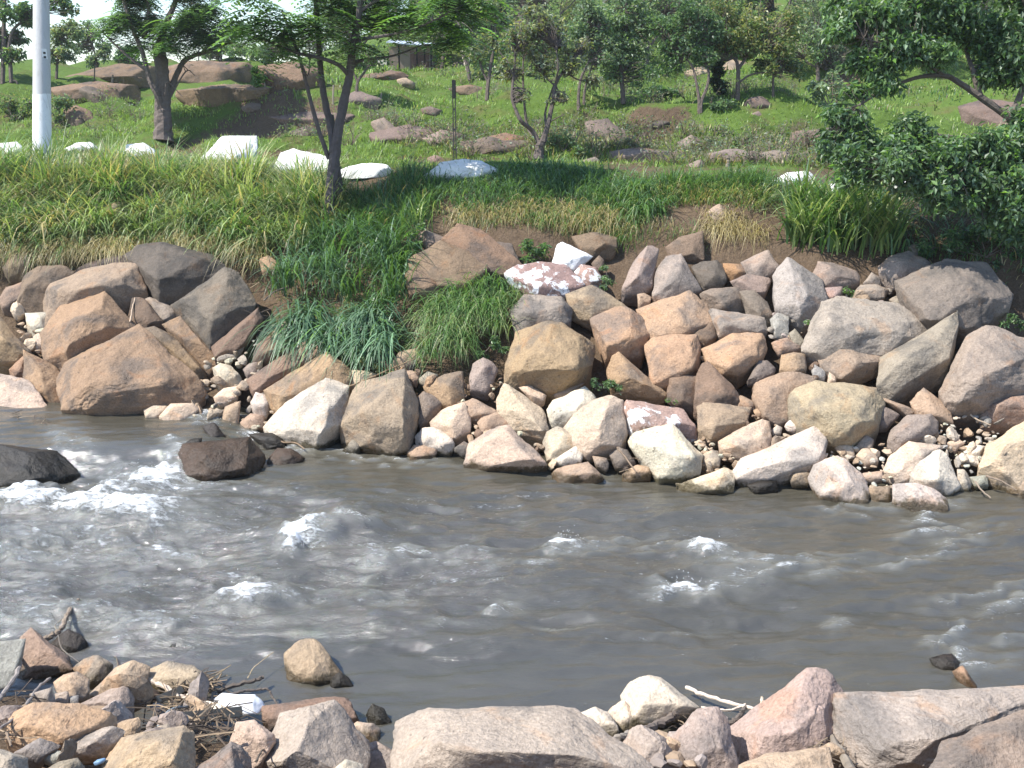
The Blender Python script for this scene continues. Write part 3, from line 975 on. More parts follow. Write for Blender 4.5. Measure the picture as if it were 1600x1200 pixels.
tan|dripping rock awash in front of the pale tilted slab|864,740 872,732 896,724 918,722 930,730 942,746 924,756 884,756|
tan|tan stone in the gap behind the dripping rock|926,712 948,716 952,726 946,736 932,728|
hillgrey|striped stone under caught driftwood beside the brightest boulder|952,710 966,698 980,704 992,722 980,734 962,726|
tan|low stone in the river at the foot of the brightest white boulder|972,742 992,726 1016,730 1016,746 984,748|
pale|long wet-footed rock lying in the river before the rubble bay|1054,760 1100,746 1130,732 1146,737 1148,752 1146,764 1120,768 1080,766|
wet|small wet stone alone off the rubble bay|1168,758 1190,750 1212,752 1214,766 1180,768|
tan|tan stone half awash under the long low white boulder|1236,746 1242,734 1258,733 1267,740 1262,757 1238,753|
white|white peaked boulder with a mossy dark foot in the river|1265,748 1274,728 1314,711 1324,728 1344,742 1358,768 1356,784 1340,792 1310,786 1282,777 1280,759|1295,740,.3 1330,755,.35 1300,765,.3
white|white loaf-shaped boulder at the water, lowest of the heap|1392,758 1432,756 1460,764 1478,780 1478,796 1452,800 1400,796 1391,777|
white|white boulder with a grey shaded side above the loaf-shaped one|1418,732 1428,718 1468,704 1480,712 1496,744 1498,758 1480,772 1464,766 1424,754|1466,720,.3 1464,750,.35
pale|pale stained boulder behind the white grey-sided one|1380,734 1392,714 1420,692 1452,692 1472,698 1432,716 1418,734 1418,752 1400,752|
grey|grey boulder with a white streak below the pointed slab|1386,696 1394,672 1418,650 1454,648 1464,660 1464,676 1446,682 1408,698 1395,704|
tan|tan angular boulder in the dark hollow under the pointed slab|1423,628 1444,608 1456,614 1484,636 1488,660 1466,656 1436,646|1465,648,.3
tan|thin plank-like slab under the pointed slab|1376,620 1420,636 1428,642 1418,648 1394,636|
hillgrey|grey-brown rock beside the yellow-fronted boulder|1378,634 1392,640 1406,648 1386,666 1374,668|
tan|tan blocky boulder under the big smooth grey one|1534,642 1540,632 1564,628 1590,612 1640,610 1640,660 1600,660 1538,654|
pale|big pale boulder at the water, cut by the frame edge|1532,722 1545,694 1566,678 1600,662 1650,655 1650,740 1600,770 1575,766 1540,740|
tan|tan rock awash below the big pale boulder at the frame edge|1574,758 1600,722 1650,717 1650,780 1590,778|
pale|rounded pale stone in the rubble above the white peaked boulder|1304,698 1320,692 1334,698 1336,712 1318,712|
pale|upper pale stone of a pair in the rubble above the peaked boulder|1336,698 1352,680 1366,688 1362,700 1346,704|
pale|lower pale stone of a pair in the rubble above the peaked boulder|1338,712 1348,700 1368,704 1372,720 1352,726|
pale|flat pale stone between the white peaked and the stained boulder|1342,740 1378,736 1380,748 1360,752|
tan|tan wet stone between the peaked and the loaf-shaped boulder|1358,764 1390,758 1392,786 1362,790|
pale|pale stone in the gravel beside the white grey-sided boulder|1478,692 1496,686 1508,692 1492,704|
white|white angular stone in the gravel near the frame-edge pale boulder|1502,700 1520,694 1540,698 1528,714 1520,716|
white|white upright stone beside the grey-sided boulder at the water|1496,734 1508,734 1518,754 1514,766 1498,764|
lightgrey|bluish stone between the upright white stone and the frame-edge boulder|1514,746 1542,742 1544,758 1524,760|
tan|tan stone on the dirt mound in front of the straw|1105,332 1124,318 1138,335 1138,351 1111,354|
brown|brown undercut ledge rock above the grey tilted boulder|1042,387 1064,370 1097,362 1100,403 1086,403|
dirt|dirt-coloured rock sunk in the bank above the splashed boulder|895,370 930,362 965,370 960,395 915,400|
grey|small grey stone on the bank crest near the dirt mound|1031,291 1044,290 1042,301 1030,302|
orange|orange stone in the scrub below the dry grass fringe|405,405 420,400 440,415 432,425 410,422|
brown|brown rock under the dry grass fringe, by the frame edge|5,418 20,398 45,395 52,410 40,425 15,432|
tan|tan slab showing through the tall grass slope|135,345 160,322 185,315 190,330 170,350 145,362|
pale|pale flat stone in the rubble bay behind the long wet-footed rock|1096,712 1112,704 1126,712 1124,728 1104,730|
tan|tan pebble block beside the hollowed pale boulder|1202,690 1212,680 1218,690 1212,704 1202,704|
white|white cobble at the back of the rubble bay|1206,672 1214,664 1222,668 1220,678 1208,678|
white|white flat stone at the back of the rubble bay|1226,666 1236,654 1250,658 1258,668 1240,672|
"""
RIVER_ROCKS = """
wetbrown|wet brown block in the rapids with water pouring past it|278,711 290,695 330,690 388,684 412,715 394,739 375,748 319,754 288,742|318,712,.35 320,745,.3 385,690,.2 390,730,.2
wet|dark wet stone behind the brown block in the rapids|278,701 297,687 316,684 316,697 285,705|
wetbrown|small wedge stone in the river beside the brown rapids block|416,720 434,701 456,701 475,716 462,730 425,730|455,712,.3
wet|big dark smooth boulder parting the rapids at the frame edge|-40,690 0,690 45,700 88,705 120,740 95,760 50,782 -40,768|50,705,.3 80,745,.3 30,750,.4
wet|dark wet stone in the little cascade beside the pebbles|316,667 335,660 352,682 335,692|
wet|mossy flat stone under the little cascade|390,679 430,676 450,697 420,704|
tan|lone peaked stone standing in the river off the near bank|447,1027 447,1022 467,1007 477,995 490,996 505,1015 512,1027 527,1042 540,1060 530,1070 495,1074 470,1070 450,1064|448,1028,.2 480,1044,.4 492,1040,.35 508,1032,.2 490,1065,.3
wet|dark wet tail of rock behind the lone peaked stone|515,1062 530,1050 545,1058 552,1068 540,1073 518,1074|
wet|dark pointed stone awash near the plank slab of the near bank|572,1117 582,1100 600,1108 613,1127 600,1137 578,1132|
wet|black snag of rock breaking the surface off the near bank|252,1014 275,1002 290,996 296,999 290,1017 258,1018|
wet|dark rock just under the surface with a white ripple|1452,1027 1487,1022 1502,1038 1500,1058 1470,1050|
orange|orange submerged stone beyond the biggest near slab|1488,1050 1505,1040 1530,1078 1512,1080|
"""
NEAR_BANK = """
red|reddish angular boulder under the crooked driftwood branch|33,1000 50,985 72,1010 105,1028 110,1045 80,1056 28,1066 30,1030|75,1012,.3 60,1040,.2
wet|black wet boulder behind the crooked driftwood branch|75,1010 107,985 125,992 138,1008 125,1022 100,1024|
tan|tan rounded boulder at the water beside the reddish one|117,1045 135,1030 152,1026 175,1040 170,1060 152,1075 140,1080|
tan|rounded brown cobble in front of the reddish angular boulder|85,1067 100,1055 120,1051 137,1062 137,1082 125,1095 95,1083|
tan|sloping pinkish-tan boulder beside the debris pile|139,1087 160,1070 180,1045 207,1033 235,1042 230,1055 215,1072 175,1090 150,1093|
tan|pinkish-tan boulder at the water behind the debris pile|205,1060 235,1046 262,1035 300,1042 332,1065 310,1075 250,1075|
pink|smooth pinkish slope of rock beneath the debris pile|125,1102 170,1087 195,1067 207,1090 208,1118 180,1120 160,1107|
orange|large orange-tan boulder with a ridge across it, near shore|12,1145 27,1117 55,1100 125,1102 175,1115 178,1120 160,1137 112,1152 87,1167 40,1162|95,1115,.2 88,1160,.3 40,1140,.3
pink|small pink stone below the long grey stick|47,1085 80,1075 85,1095 60,1100|
pink|small pink stone between the rounded cobble and the orange-tan boulder|87,1085 107,1080 107,1100 88,1100|
lightgrey|small pale chip beside the rounded brown cobble|107,1090 122,1086 122,1102 110,1102|
violet|violet-grey stone between the orange-tan and the yellow boulders|97,1167 140,1145 172,1137 197,1142 180,1160 155,1177 112,1177|
pink|pink stone in the bottom row below the orange-tan boulder|25,1175 62,1155 72,1165 95,1165 65,1182 60,1190 37,1187|
violet|pale violet boulder in the bottom corner of the near bank|-30,1165 27,1180 39,1185 45,1215 -30,1215|
yellow|smooth yellow boulder with white scuffs under the debris pile|162,1205 172,1177 195,1155 237,1142 282,1137 297,1147 302,1172 300,1230 160,1230|285,1145,.2 270,1190,.3 235,1165,.3
lightgrey|bluish stone among the pink stones of the bottom row|67,1185 87,1172 102,1177 100,1190 82,1192|
tan|tan stone in the bottom row beside the blue plastic scrap|70,1205 90,1192 120,1185 130,1200 120,1220 75,1220|
pink|pink boulder with one dark cut side by the bottom edge|290,1215 360,1162 375,1168 388,1185 390,1230 290,1230|362,1170,.3 365,1215,.45
pale|cream mottled boulder beside the sunlit slab|362,1162 372,1132 397,1128 425,1150 428,1160 405,1190 385,1200 370,1180|
pink|large sharp-edged slab, one face sunlit and one brown|415,1187 445,1120 495,1101 520,1100 542,1120 555,1140 572,1157 572,1185 565,1215 455,1215 420,1200|492,1103,.25 457,1190,.5 475,1145,.4
brown|flat brown rock at the water behind the sharp-edged slab|412,1105 470,1095 490,1095 520,1091 540,1095 560,1125 555,1135 430,1150|
pale|pale block at the water beside the sharp-edged slab|547,1137 560,1129 585,1131 594,1140 590,1160 575,1167|
violet|violet boulder with a chalky edge by the pale block|562,1215 572,1165 590,1160 610,1170 642,1195 640,1215|
white|small white-edged stone at the bottom edge beside the violet boulder|520,1205 540,1187 565,1195 565,1215 520,1215|
violet|broad grey-pink slab in the middle of the near shore|628,1165 640,1130 680,1108 760,1100 850,1100 892,1110 920,1135 960,1165 1010,1200 1010,1230 628,1230|690,1115,.15 760,1110,.15 880,1112,.1 690,1170,.4 900,1180,.3
white|sunlit white boulder with a reddish side on the near shore|974,1088 988,1069 1012,1059 1031,1063 1060,1085 1092,1110 1060,1125 1015,1140 985,1130 975,1105|1031,1064,.2 1068,1100,.3 1005,1100,.4
white|sunlit cream stone joined below the white boulder of the near shore|948,1114 974,1095 985,1108 993,1135 978,1145 962,1140|
white|small sunlit stone at the edge of the broad grey-pink slab|910,1114 931,1107 948,1114 965,1138 950,1154 912,1131|
violet|violet stone in front of the broken log|974,1166 988,1138 1003,1135 1035,1152 1050,1170 1055,1215 990,1215|
violet|violet angular boulder behind which white sticks lie|1036,1166 1050,1147 1088,1114 1121,1110 1135,1124 1136,1147 1152,1185 1155,1215 1110,1215 1060,1190|
pink|pinkish boulder with a flat cap stone shape and white chalk line|1145,1140 1180,1120 1225,1080 1258,1051 1288,1051 1310,1085 1300,1110 1295,1160 1290,1215 1180,1215 1150,1170|1255,1073,.2 1285,1105,.2 1240,1145,.3 1190,1150,.3
violet|biggest near slab, flat and lilac-grey, jutting over the water|1296,1120 1312,1085 1362,1072 1417,1069 1500,1072 1555,1077 1650,1072 1650,1100 1590,1105 1515,1140 1480,1155 1460,1195 1365,1197 1330,1175 1300,1135|1395,1180,.25 1455,1135,.3 1510,1090,.25 1480,1150,.3 1340,1100,.15
hillgrey|brown shaded rock underneath the biggest lilac-grey slab|1450,1195 1480,1160 1600,1110 1650,1104 1650,1230 1440,1230|1540,1160,.1
tan|tan rock under the pinkish capped boulder at the bottom edge|1160,1195 1200,1180 1290,1170 1300,1225 1160,1225|
"""
HILL_ROCKS = """
dark|black-faced boulder in the grass behind the utility pole|122,139 135,135 152,138 178,158 176,168 150,162|
dirt|red-brown broken outcrop in the bushes near the pole|100,172 120,164 142,175 152,195 140,207 108,207|
hill|dark low rock on the slope beyond the thick trunk|300,145 315,135 335,140 332,152 310,155|
hill|small dark rock under the thin stem of the forked tree|378,168 390,160 408,162 408,172 385,175|
dirt|long bare rock dome on the hill crest behind the pole|70,128 120,112 180,101 250,104 260,118 200,128 110,134|
dirt|wide bare rock dome on the crest behind the thick trunk|225,112 300,97 390,98 405,112 380,126 300,135 235,130|
dirt|bare brown rock patch on the crest beside the leafy sapling|400,104 460,99 500,108 505,130 450,138 410,130|
tan|pale-edged rock on the upper slope below the shed|620,124 635,121 648,130 640,137 622,133|
hill|flat brown rock below the pale-edged rock|658,170 672,166 690,172 685,180 662,178|
hillgrey|grey ledge rock with a dark hollow between fork and iron post|578,190 600,184 625,205 632,218 600,217|
hillgrey|grey ledge rock just beside the iron post|660,215 690,203 725,210 722,222 680,226|
dirt|reddish ledge rock near the dark stump|760,215 790,208 818,214 818,235 780,240 765,230|
hill|big violet-dark slab on the ledge in front of the grove|915,192 950,187 968,208 1002,222 990,232 940,227 920,212|
hillgrey|pale ledge rock amid the dry shrubs|1058,222 1080,212 1105,222 1100,236 1065,234|
hill|dark broken rock under the pale ledge rock|1042,242 1068,234 1076,250 1058,264|
hillgrey|small pale flat rock on the terrace beside the broken rock|1072,258 1095,248 1102,258 1085,264|
hillgrey|big smooth tan-grey rock above the wide-bladed grass|1190,238 1212,234 1233,238 1246,255 1240,265 1196,258|
hill|rounded rock with a black side under the spreading tree|1160,163 1172,152 1192,151 1204,162 1200,170 1168,170|
hillgrey|small rounded rock below the black-sided one|1170,180 1185,173 1194,181 1180,184|
hill|wide bare brown rock seen beneath the leaning branch|1500,167 1540,155 1600,160 1640,165 1640,202 1560,207 1512,192|
dark|dark crevice rock beside the forked tree|450,207 480,196 494,202 490,216 460,217|
hillgrey|bare rock behind the fork of the tree|530,152 560,142 597,155 588,166 545,166|
dark|dark lip of rock in the bright grass band|1010,196 1030,188 1047,191 1032,201|
pink|pinkish earth-stained rock in the terrace grass|905,252 930,245 938,252 920,262|
tan|pale rock face glimpsed through the far grove|1070,112 1095,103 1112,112 1100,120 1075,120|
tan|big pale rock behind the spreading tree|1130,100 1150,92 1168,97 1170,115 1135,118|
red|red broken stone on the terrace near the iron post|668,246 680,242 692,246 690,254 670,255|
dirt|broad low bare ledge in front of the dome, nearest the pole|60,140 140,128 215,133 225,142 150,150 70,149|
dirt|long bare ledge under the wide dome behind the stout trunk|275,142 350,132 440,136 455,146 380,154 290,152|
hill|broad flat ledge below the fork of the slender tree|415,182 470,174 545,178 560,187 500,194 430,191|
hill|long brown ledge riser between the fork and the iron post|575,208 640,196 700,203 712,216 650,226 590,222|
hill|long dark ledge riser between the iron post and the black stump|722,222 765,214 825,221 830,234 780,243 730,238|
hillgrey|broad grey ledge beside the violet-dark slab|945,238 1000,230 1045,236 1040,248 990,254 950,250|
hillgrey|long grey ledge under the dry scrub above the dirt mound|1105,240 1150,232 1195,240 1190,252 1140,256 1108,252|
dirt|bare brown rock strip on the upper slope below the shed|565,118 610,110 640,116 630,124 580,127|
dirt|flat bare rock strip in the upper grass beyond the iron post|690,140 735,132 760,140 745,148 700,148|
hill|broad brown ledge in the shade of the leaning boughs|1230,208 1290,200 1350,206 1345,220 1280,226 1235,220|
dark|dark heap beside the shed, nearest its posts|655,100 668,90 678,96 678,107 660,108|
dark|dark heap beside the leaning bleached trunk|702,103 712,96 724,98 726,107 708,108|
"""
LIME = """
lime|largest whitewashed boulder, bright and steep, in the tall grass|298,262 318,242 348,214 362,212 398,214 402,240 400,266 340,275
lime|low whitewashed boulder just behind the forked trunk|428,262 440,240 460,233 480,238 512,246 530,256 520,268 440,272
lime|flat whitewashed boulder beside the forked trunk, on its far side|530,268 545,260 580,254 606,258 614,266 600,278 540,280
lime|long whitewashed boulder at the foot of the iron post|662,276 690,254 722,249 750,252 778,266 770,274 700,280
lime|grey weathered whitewashed stone at the frame edge|-15,232 0,224 25,222 38,232 30,240 -10,242
lime|weathered whitewashed stone beside the utility pole|102,232 120,223 140,222 155,232 150,243 110,243
lime|peeling whitewashed stone half buried in tall grass|180,238 200,226 222,224 240,234 247,252 210,258 185,250
lime|whitewashed stone above the wide-bladed grass clump|1208,282 1230,270 1262,268 1274,278 1262,290 1215,292
lime|small whitewashed stone beyond the wide-bladed grass clump|1290,290 1310,284 1330,290 1322,300 1294,300
lime|small whitewashed stone under the drooping branches|1334,292 1346,286 1352,291 1346,298 1336,298
lime|whitewashed stone glimpsed through the drooping foliage|1392,292 1410,280 1430,278 1444,284 1430,296 1400,300
"""


def rows(txt):
    for ln in txt.strip().splitlines():
        p = [q.strip() for q in ln.split('|')]
        yield p + [''] * (4 - len(p))


for kind, label, out_, rid in rows(FAR_BANK):
    rock(kind, label, out_, rid, sink=True, grow=1.14 if len(ROCKS) < 16 else 1.08, chips=1 if len(ROCKS) < 16 else 4, dim=.72 if len(ROCKS) < 16 else .84)
rock('brown', 'dark brown slab added behind the cracked outcrop to darken the joints between its blocks', '30,470 110,428 200,404 290,392 345,425 385,470 330,545 300,610 200,628 110,628 50,560', '200,520,.02', off=-0.42, deep=.4)  # added backing slab, its dark colour stands in for shade in the gaps
for kind, label, out_, rid in rows(RIVER_ROCKS):
    rock(kind, label, out_, rid, group='rocks standing in the river', sink=True, off=-.45 if 'surface with a white' in label or 'submerged' in label else 0.1)
for kind, label, out_, rid in rows(NEAR_BANK):
    rock(kind, label, out_, rid, group='boulders of the near shore', sink=True, off=.5, grow=1.12, dim=1.0)
for kind, label, out_, rid in rows(HILL_ROCKS):
    rock(kind, label, out_, rid, group='rocks on the grassy hillside', off=0.10, deep=0.8, chips=9, amp=1.3, sink=True)
for kind, label, out_, rid in rows(LIME):
    rock('lime', label, out_, '', name='whitewashed_stone', cat='painted stone', group='whitewashed stones along the bank crest', off=0.6, amp=1.3, chips=2)

# loose plank-like slab at the near shore
rock('lightgrey', 'flat bluish-grey slab with a stick along its edge, near shore', '-40,1008 0,1003 38,1000 33,1030 16,1072 -40,1085', '0,1040,.05', name='slab', group='boulders of the near shore', deep=0.3, sink=False, amp=0.25)

# ------------------------------------------------------------------ rubble between the boulders
rubble_rng = np.random.default_rng(5)
BASE_STONES, LOOSE_STONES = [], []
for i in range(7):
    D, F = ICO[3]
    n = rubble_rng.normal(size=(9, 3))
    n /= np.linalg.norm(n, axis=1)[:, None]
    d = rubble_rng.uniform(0.45, 1.0, 9)
    dot = np.clip(D @ n.T, 1e-6, None) / d
    r = np.minimum(1.0 / (dot ** 40).sum(1) ** (1 / 40), 1.45)
    r = r * (1 + 0.10 * fbm(D * 2.5 + i * 9, 3, i) + 0.06 * fbm(D * 8, 2, i))
    sc_ = rubble_rng.uniform(0.55, 1.3, 3)
    BASE_STONES.append((D * r[:, None] * sc_, F))
    LOOSE_STONES.append((ICO[2][0] * np.minimum(1.0 / ((np.clip(ICO[2][0] @ n.T, 1e-6, None) / d) ** 40).sum(1) ** (1 / 40), 1.45)[:, None] * sc_, ICO[2][1]))
RUBBLE_MESH = [mesh_from('stone', v, f, smooth=False, mat=M_ROCK) for v, f in BASE_STONES]
# region, how many single stones, size range in photo pixels, loose bits, colours, wording
RUBBLE = [
    ('258,632 330,560 385,520 420,560 400,600 445,640 430,690 395,672 340,655 270,652', 20, (7, 12), 90, 'pale pale tan grey', 'small pale stone in the rubble strip under the long brown slab'),
    ('1150,700 1190,715 1240,665 1300,690 1300,712 1380,690 1400,730 1390,780 1290,760 1250,735', 16, (6, 11), 80, 'white pale pale tan', 'small pale stone in the rubble around the white peaked boulder'),
    ('1420,690 1490,650 1560,650 1560,700 1540,740 1500,740 1470,700', 20, (5, 11), 90, 'pale white tan lightgrey', 'small pale stone in the gravel bay near the frame-edge pale boulder'),
    ('1080,690 1130,680 1160,710 1150,740 1100,740', 6, (6, 10), 40, 'pale tan', 'small stone in the little bay beside the brightest white boulder'),
    ('700,610 800,580 790,660 850,700 900,700 870,730 730,690', 10, (6, 12), 60, 'tan pale brown', 'small tan stone in the gaps around the tall pale leaning slab'),
    ('560,560 660,580 740,600 700,640 640,600 590,590', 8, (6, 11), 40, 'tan orange brown', 'small tan stone among the weeds above the massive tan boulder'),
    ('1010,560 1180,560 1300,570 1300,600 1200,680 1090,640', 8, (6, 11), 60, 'tan grey brown', 'small stone wedged in the middle of the boulder heap'),
    ('1100,440 1200,480 1290,460 1400,450 1420,500 1300,510 1230,560 1200,520', 8, (6, 11), 50, 'grey pink tan', 'small stone wedged between the grey upper boulders'),
    ('30,480 80,500 60,560 30,540', 4, (7, 11), 20, 'pale tan', 'small pale stone below the pink and white boulder'),
    ('40,1080 200,1100 200,1140 330,1180 420,1170 420,1200 0,1200 0,1150', 6, (20, 32), 8, 'pink tan violet pale', 'small stone in the bottom rows of the near shore'),
    ('120,1075 200,1090 290,1080 330,1095 300,1150 420,1150 420,1200 330,1200 180,1130 120,1110', 5, (18, 30), 6, 'pink tan violet', 'stone showing through the driftwood debris'),
    ('1000,1150 1150,1190 1290,1190 1290,1200 1000,1200', 5, (16, 28), 20, 'violet tan', 'small stone under the violet angular boulder'),
]
loose = Bag()
loose_col = []
for poly, n1, (s0, s1), n2, cols, label in RUBBLE:
    pg = pts(poly)
    lo, hi_ = pg.min(0), pg.max(0)
    cand = rubble_rng.uniform(lo, hi_, (4000, 2))
    cand = cand[in_poly(cand, pg)][: n1 + n2]
    t = hit(cand)
    P = CAM + ray(cand) * t[:, None]
    for j, p in enumerate(P):
        if p[2] < 0.03:
            continue
        ck = rubble_rng.choice(cols.split())
        col = np.array(COLORS[ck]) * rubble_rng.uniform(0.75, 1.15)
        rot = rubble_rng.uniform(0, 6.28, 3)
        if j < n1:
            s = rubble_rng.uniform(s0, s1) * t[j] / FPX
            o = bpy.data.objects.new('stone', RUBBLE_MESH[rubble_rng.integers(7)])
            COL.objects.link(o)
            o.location = p + np.array([0, 0, s * 0.3])
            o.scale = (s, s, s * 0.8)
            o.rotation_euler = rot
            o.color = (*col, 1)
            tag(o, label, 'stone', label.replace('small', 'small loose', 1).replace('stone showing', 'stones showing'))
        else:
            s = rubble_rng.uniform(s0 * 0.35, s0 * 1.0) * t[j] / FPX
            v, f = LOOSE_STONES[rubble_rng.integers(7)]
            c, sn = math.cos(rot[0]), math.sin(rot[0])
            R = np.array([[c, -sn, 0], [sn, c, 0], [0, 0, 0.8]])
            col = np.minimum(col * 0.85, .48)
            loose.add(v @ R.T * s + p + np.array([0, 0, s * 0.2]), tris=f, tint=col)
M_GRAV = simple_mat('rubble_stone', (0.95, 0.95, 0.95), 0.9, 20, 0.25, 0.6, 0.02, tint=True)
tag(link('rubble', loose.mesh('rubble', M_GRAV)), kind='stuff')
# ------------------------------------------------------------------ grass
def blades(P, h, w, lean, tint, az, droop, seg=4, tip=0.0):
    """curving grass blades as strips; every argument is an array of len(P)"""
    n = len(P)
    D = np.stack([np.cos(az), np.sin(az), np.zeros(n)], 1)
    S = np.stack([-np.sin(az), np.cos(az), np.zeros(n)], 1)
    V = np.empty((n, 2 * seg + 1, 3))
    for k in range(seg + 1):
        s = k / seg
        c = P + D * (lean * h * s ** 1.6)[:, None]
        c[:, 2] += h * (s - droop * s ** 2.4)
        wd = (w * (1 - s) ** 0.7 * (0.55 + 0.45 * min(1, s * 4)) / 2)[:, None]
        if k < seg:
            V[:, 2 * k] = c - S * wd
            V[:, 2 * k + 1] = c + S * wd
        else:
            V[:, 2 * k] = c
    m = 2 * seg + 1
    b = (np.arange(n) * m)[:, None]
    Q = np.concatenate([b + np.array([[2 * k, 2 * k + 1, 2 * k + 3, 2 * k + 2]]) for k in range(seg - 1)])
    T = b + np.array([[2 * seg - 2, 2 * seg - 1, 2 * seg]])
    C = np.repeat(tint, m, 0)
    return V.reshape(-1, 3), [Q, T], C


GREEN = {  # blade colours
    'lush': [(.085, .165, .045), (.11, .20, .05), (.07, .14, .05)],
    'bright': [(.21, .28, .105), (.27, .33, .14), (.16, .24, .08), (.30, .32, .18)],
    'blue': [(.095, .17, .095), (.13, .215, .125), (.075, .14, .075)],
    'dry': [(.33, .27, .13), (.27, .22, .11), (.38, .32, .18)],
    'lawn': [(.17, .265, .06), (.21, .30, .07), (.13, .21, .055), (.23, .29, .09)],
    'scrub': [(.10, .13, .055), (.13, .15, .07), (.15, .13, .075), (.085, .12, .05)],
}


def tints(rng, n, mix):
    """mix: {'lush': share, ...}"""
    ks = list(mix)
    pr = np.array([mix[k] for k in ks], float)
    pick = rng.choice(len(ks), n, p=pr / pr.sum())
    out = np.empty((n, 3))
    for j, k in enumerate(ks):
        pal = np.array(GREEN[k])
        m = pick == j
        out[m] = pal[rng.integers(0, len(pal), m.sum())]
    return out * rng.uniform(0.85, 1.6, (n, 1))


class Grass:
    def __init__(self):
        self.V, self.Q, self.T, self.C, self.n = [], [], [], [], 0

    def add(self, V, F, C):
        self.V.append(V)
        self.Q.append(F[0] + self.n)
        self.T.append(F[1] + self.n)
        self.C.append(C)
        self.n += len(V)

    def link(self, name, origin=(0, 0, 0)):
        me = mesh_from(name, np.concatenate(self.V) - np.asarray(origin), [np.concatenate(self.Q), np.concatenate(self.T)], np.concatenate(self.C), mat=M_BLADE)
        return link(name, me, loc=origin if any(origin) else None)


def on_ground(rng, poly, n, meadow=False):
    """n random spots on the ground inside a region given by its outline in the photo"""
    pg = pts(poly)
    T = hit(pg)
    W = CAM + ray(pg) * T[:, None]
    lo, hi_ = W.min(0)[:2] - 0.3, W.max(0)[:2] + 0.3
    got = []
    k = 0
    while k < n:
        xy = rng.uniform(lo, hi_, (max(n * 3, 2000), 2))
        z = ground_z(xy[:, 0], xy[:, 1])
        P = np.c_[xy, z]
        P = P[in_poly(project(P), pg)]
        if meadow:       # no turf on the risers of the ledges nor on the bare patches
            sl = np.abs(ground_z(P[:, 0], P[:, 1] + .3) - ground_z(P[:, 0], P[:, 1] - .3)) / .6
            br = fbm(np.c_[P[:, :2] * 0.25, np.zeros(len(P))], 3, 55)
            P = P[rng.random(len(P)) > np.maximum(sstep(sl, .8, 1.2) * .7, sstep(br, .26, .38) * .5)]
        got.append(P)
        k += len(P)
        if len(got) > 40:
            break
    return np.concatenate(got)[:n]


grng = np.random.default_rng(21)


def tufts(g, poly, n_tufts, per, h, w, lean, droop, mix, spread=0.10, seg=4, face=None):
    B = on_ground(grng, poly, n_tufts, seg == 3)
    seg = 2 if seg == 3 else seg
    P = np.repeat(B, per, 0)
    n = len(P)
    off = grng.normal(size=(n, 2)) * spread
    P[:, :2] += off
    P[:, 2] = ground_z(P[:, 0], P[:, 1]) - 0.04
    th = np.repeat(grng.uniform(0.5, 1.25, len(B)), per)
    az = np.arctan2(off[:, 1], off[:, 0]) + grng.normal(size=n) * 0.7
    if face is not None:
        az = np.where(grng.random(n) < 0.55, face + grng.normal(size=n) * 0.8, az)
    base_t = np.repeat(tints(grng, len(B), mix) * grng.uniform(.7, 1.35, (len(B), 1)), per, 0)
    tt = np.where(grng.random((n, 1)) < 0.5, base_t, tints(grng, n, mix))
    hh = grng.uniform(*h, n) * th
    g.add(*blades(P, hh, grng.uniform(*w, n), grng.uniform(*lean, n), tt, az, grng.uniform(*droop, n), seg))


DOWN = -math.pi / 2
g = Grass()     # tall grass on the crest of the bank
tufts(g, '-60,275 -60,240 160,240 330,258 440,264 520,274 520,300 430,290 330,280 120,270', 120, 60, (.2, .5), (.014, .028), (.4, 1.0), (.3, 1.0), {'lush': 1.2, 'bright': 4, 'dry': 1.0}, .12)
tufts(g, '-60,330 -60,268 160,266 330,278 430,288 520,300 520,350 430,330 330,310 120,300', 120, 90, (.5, 1.1), (.018, .042), (.25, .9), (.1, .9), {'lush': 1.3, 'bright': 4.5, 'dry': .9}, .13)
tufts(g, '-60,300 120,295 330,305 430,320 520,350 470,385 400,372 330,365 200,372 100,380 -60,385', 120, 90, (.45, 1.0), (.018, .042), (.35, 1.1), (.3, 1.2), {'lush': 1.6, 'bright': 3.6, 'dry': 1.2}, .13, face=DOWN)
tufts(g, '-60,410 -60,250 330,260 520,280 520,350 430,380 330,365 100,375', 130, 30, (.12, .35), (.012, .024), (.3, .9), (.2, .9), {'lush': 3, 'bright': 2, 'dry': 1.2}, .2)
tufts(g, '-60,398 60,385 120,386 200,380 330,372 420,392 410,405 330,385 210,393 80,398', 80, 46, (.35, .75), (.008, .017), (.5, 1.1), (.9, 1.6), {'dry': 4, 'bright': 1, 'lush': .6}, .12, face=DOWN)
tufts(g, '620,275 660,268 670,320 640,370 520,360 520,310 610,300', 110, 40, (.25, .6), (.012, .026), (.3, .8), (.2, .7), {'lush': 4, 'blue': 3, 'bright': .7, 'dry': .6}, .15, face=DOWN)
tufts(g, '660,300 700,266 860,262 980,275 1010,290 1000,345 930,320 860,318 760,330', 210, 40, (.2, .5), (.012, .026), (.3, .9), (.3, 1.0), {'lush': 4, 'blue': 3, 'bright': .6}, .15, face=DOWN)
tufts(g, '760,335 860,320 960,335 980,370 930,360 850,350', 50, 30, (.3, .6), (.008, .016), (.4, .9), (.7, 1.3), {'dry': 3, 'lush': 1}, .13, face=DOWN)
tufts(g, '1000,290 1060,285 1200,280 1210,300 1080,300 1030,310', 70, 35, (.25, .55), (.012, .024), (.3, .8), (.2, .7), {'lush': 4, 'blue': 2, 'bright': 1}, .13, face=DOWN)
tufts(g, '1180,300 1240,288 1420,300 1600,310 1650,420 1560,440 1450,400 1380,380 1300,330', 120, 30, (.2, .45), (.012, .024), (.3, .9), (.2, .8), {'lush': 3, 'blue': 3, 'dry': .5}, .16)
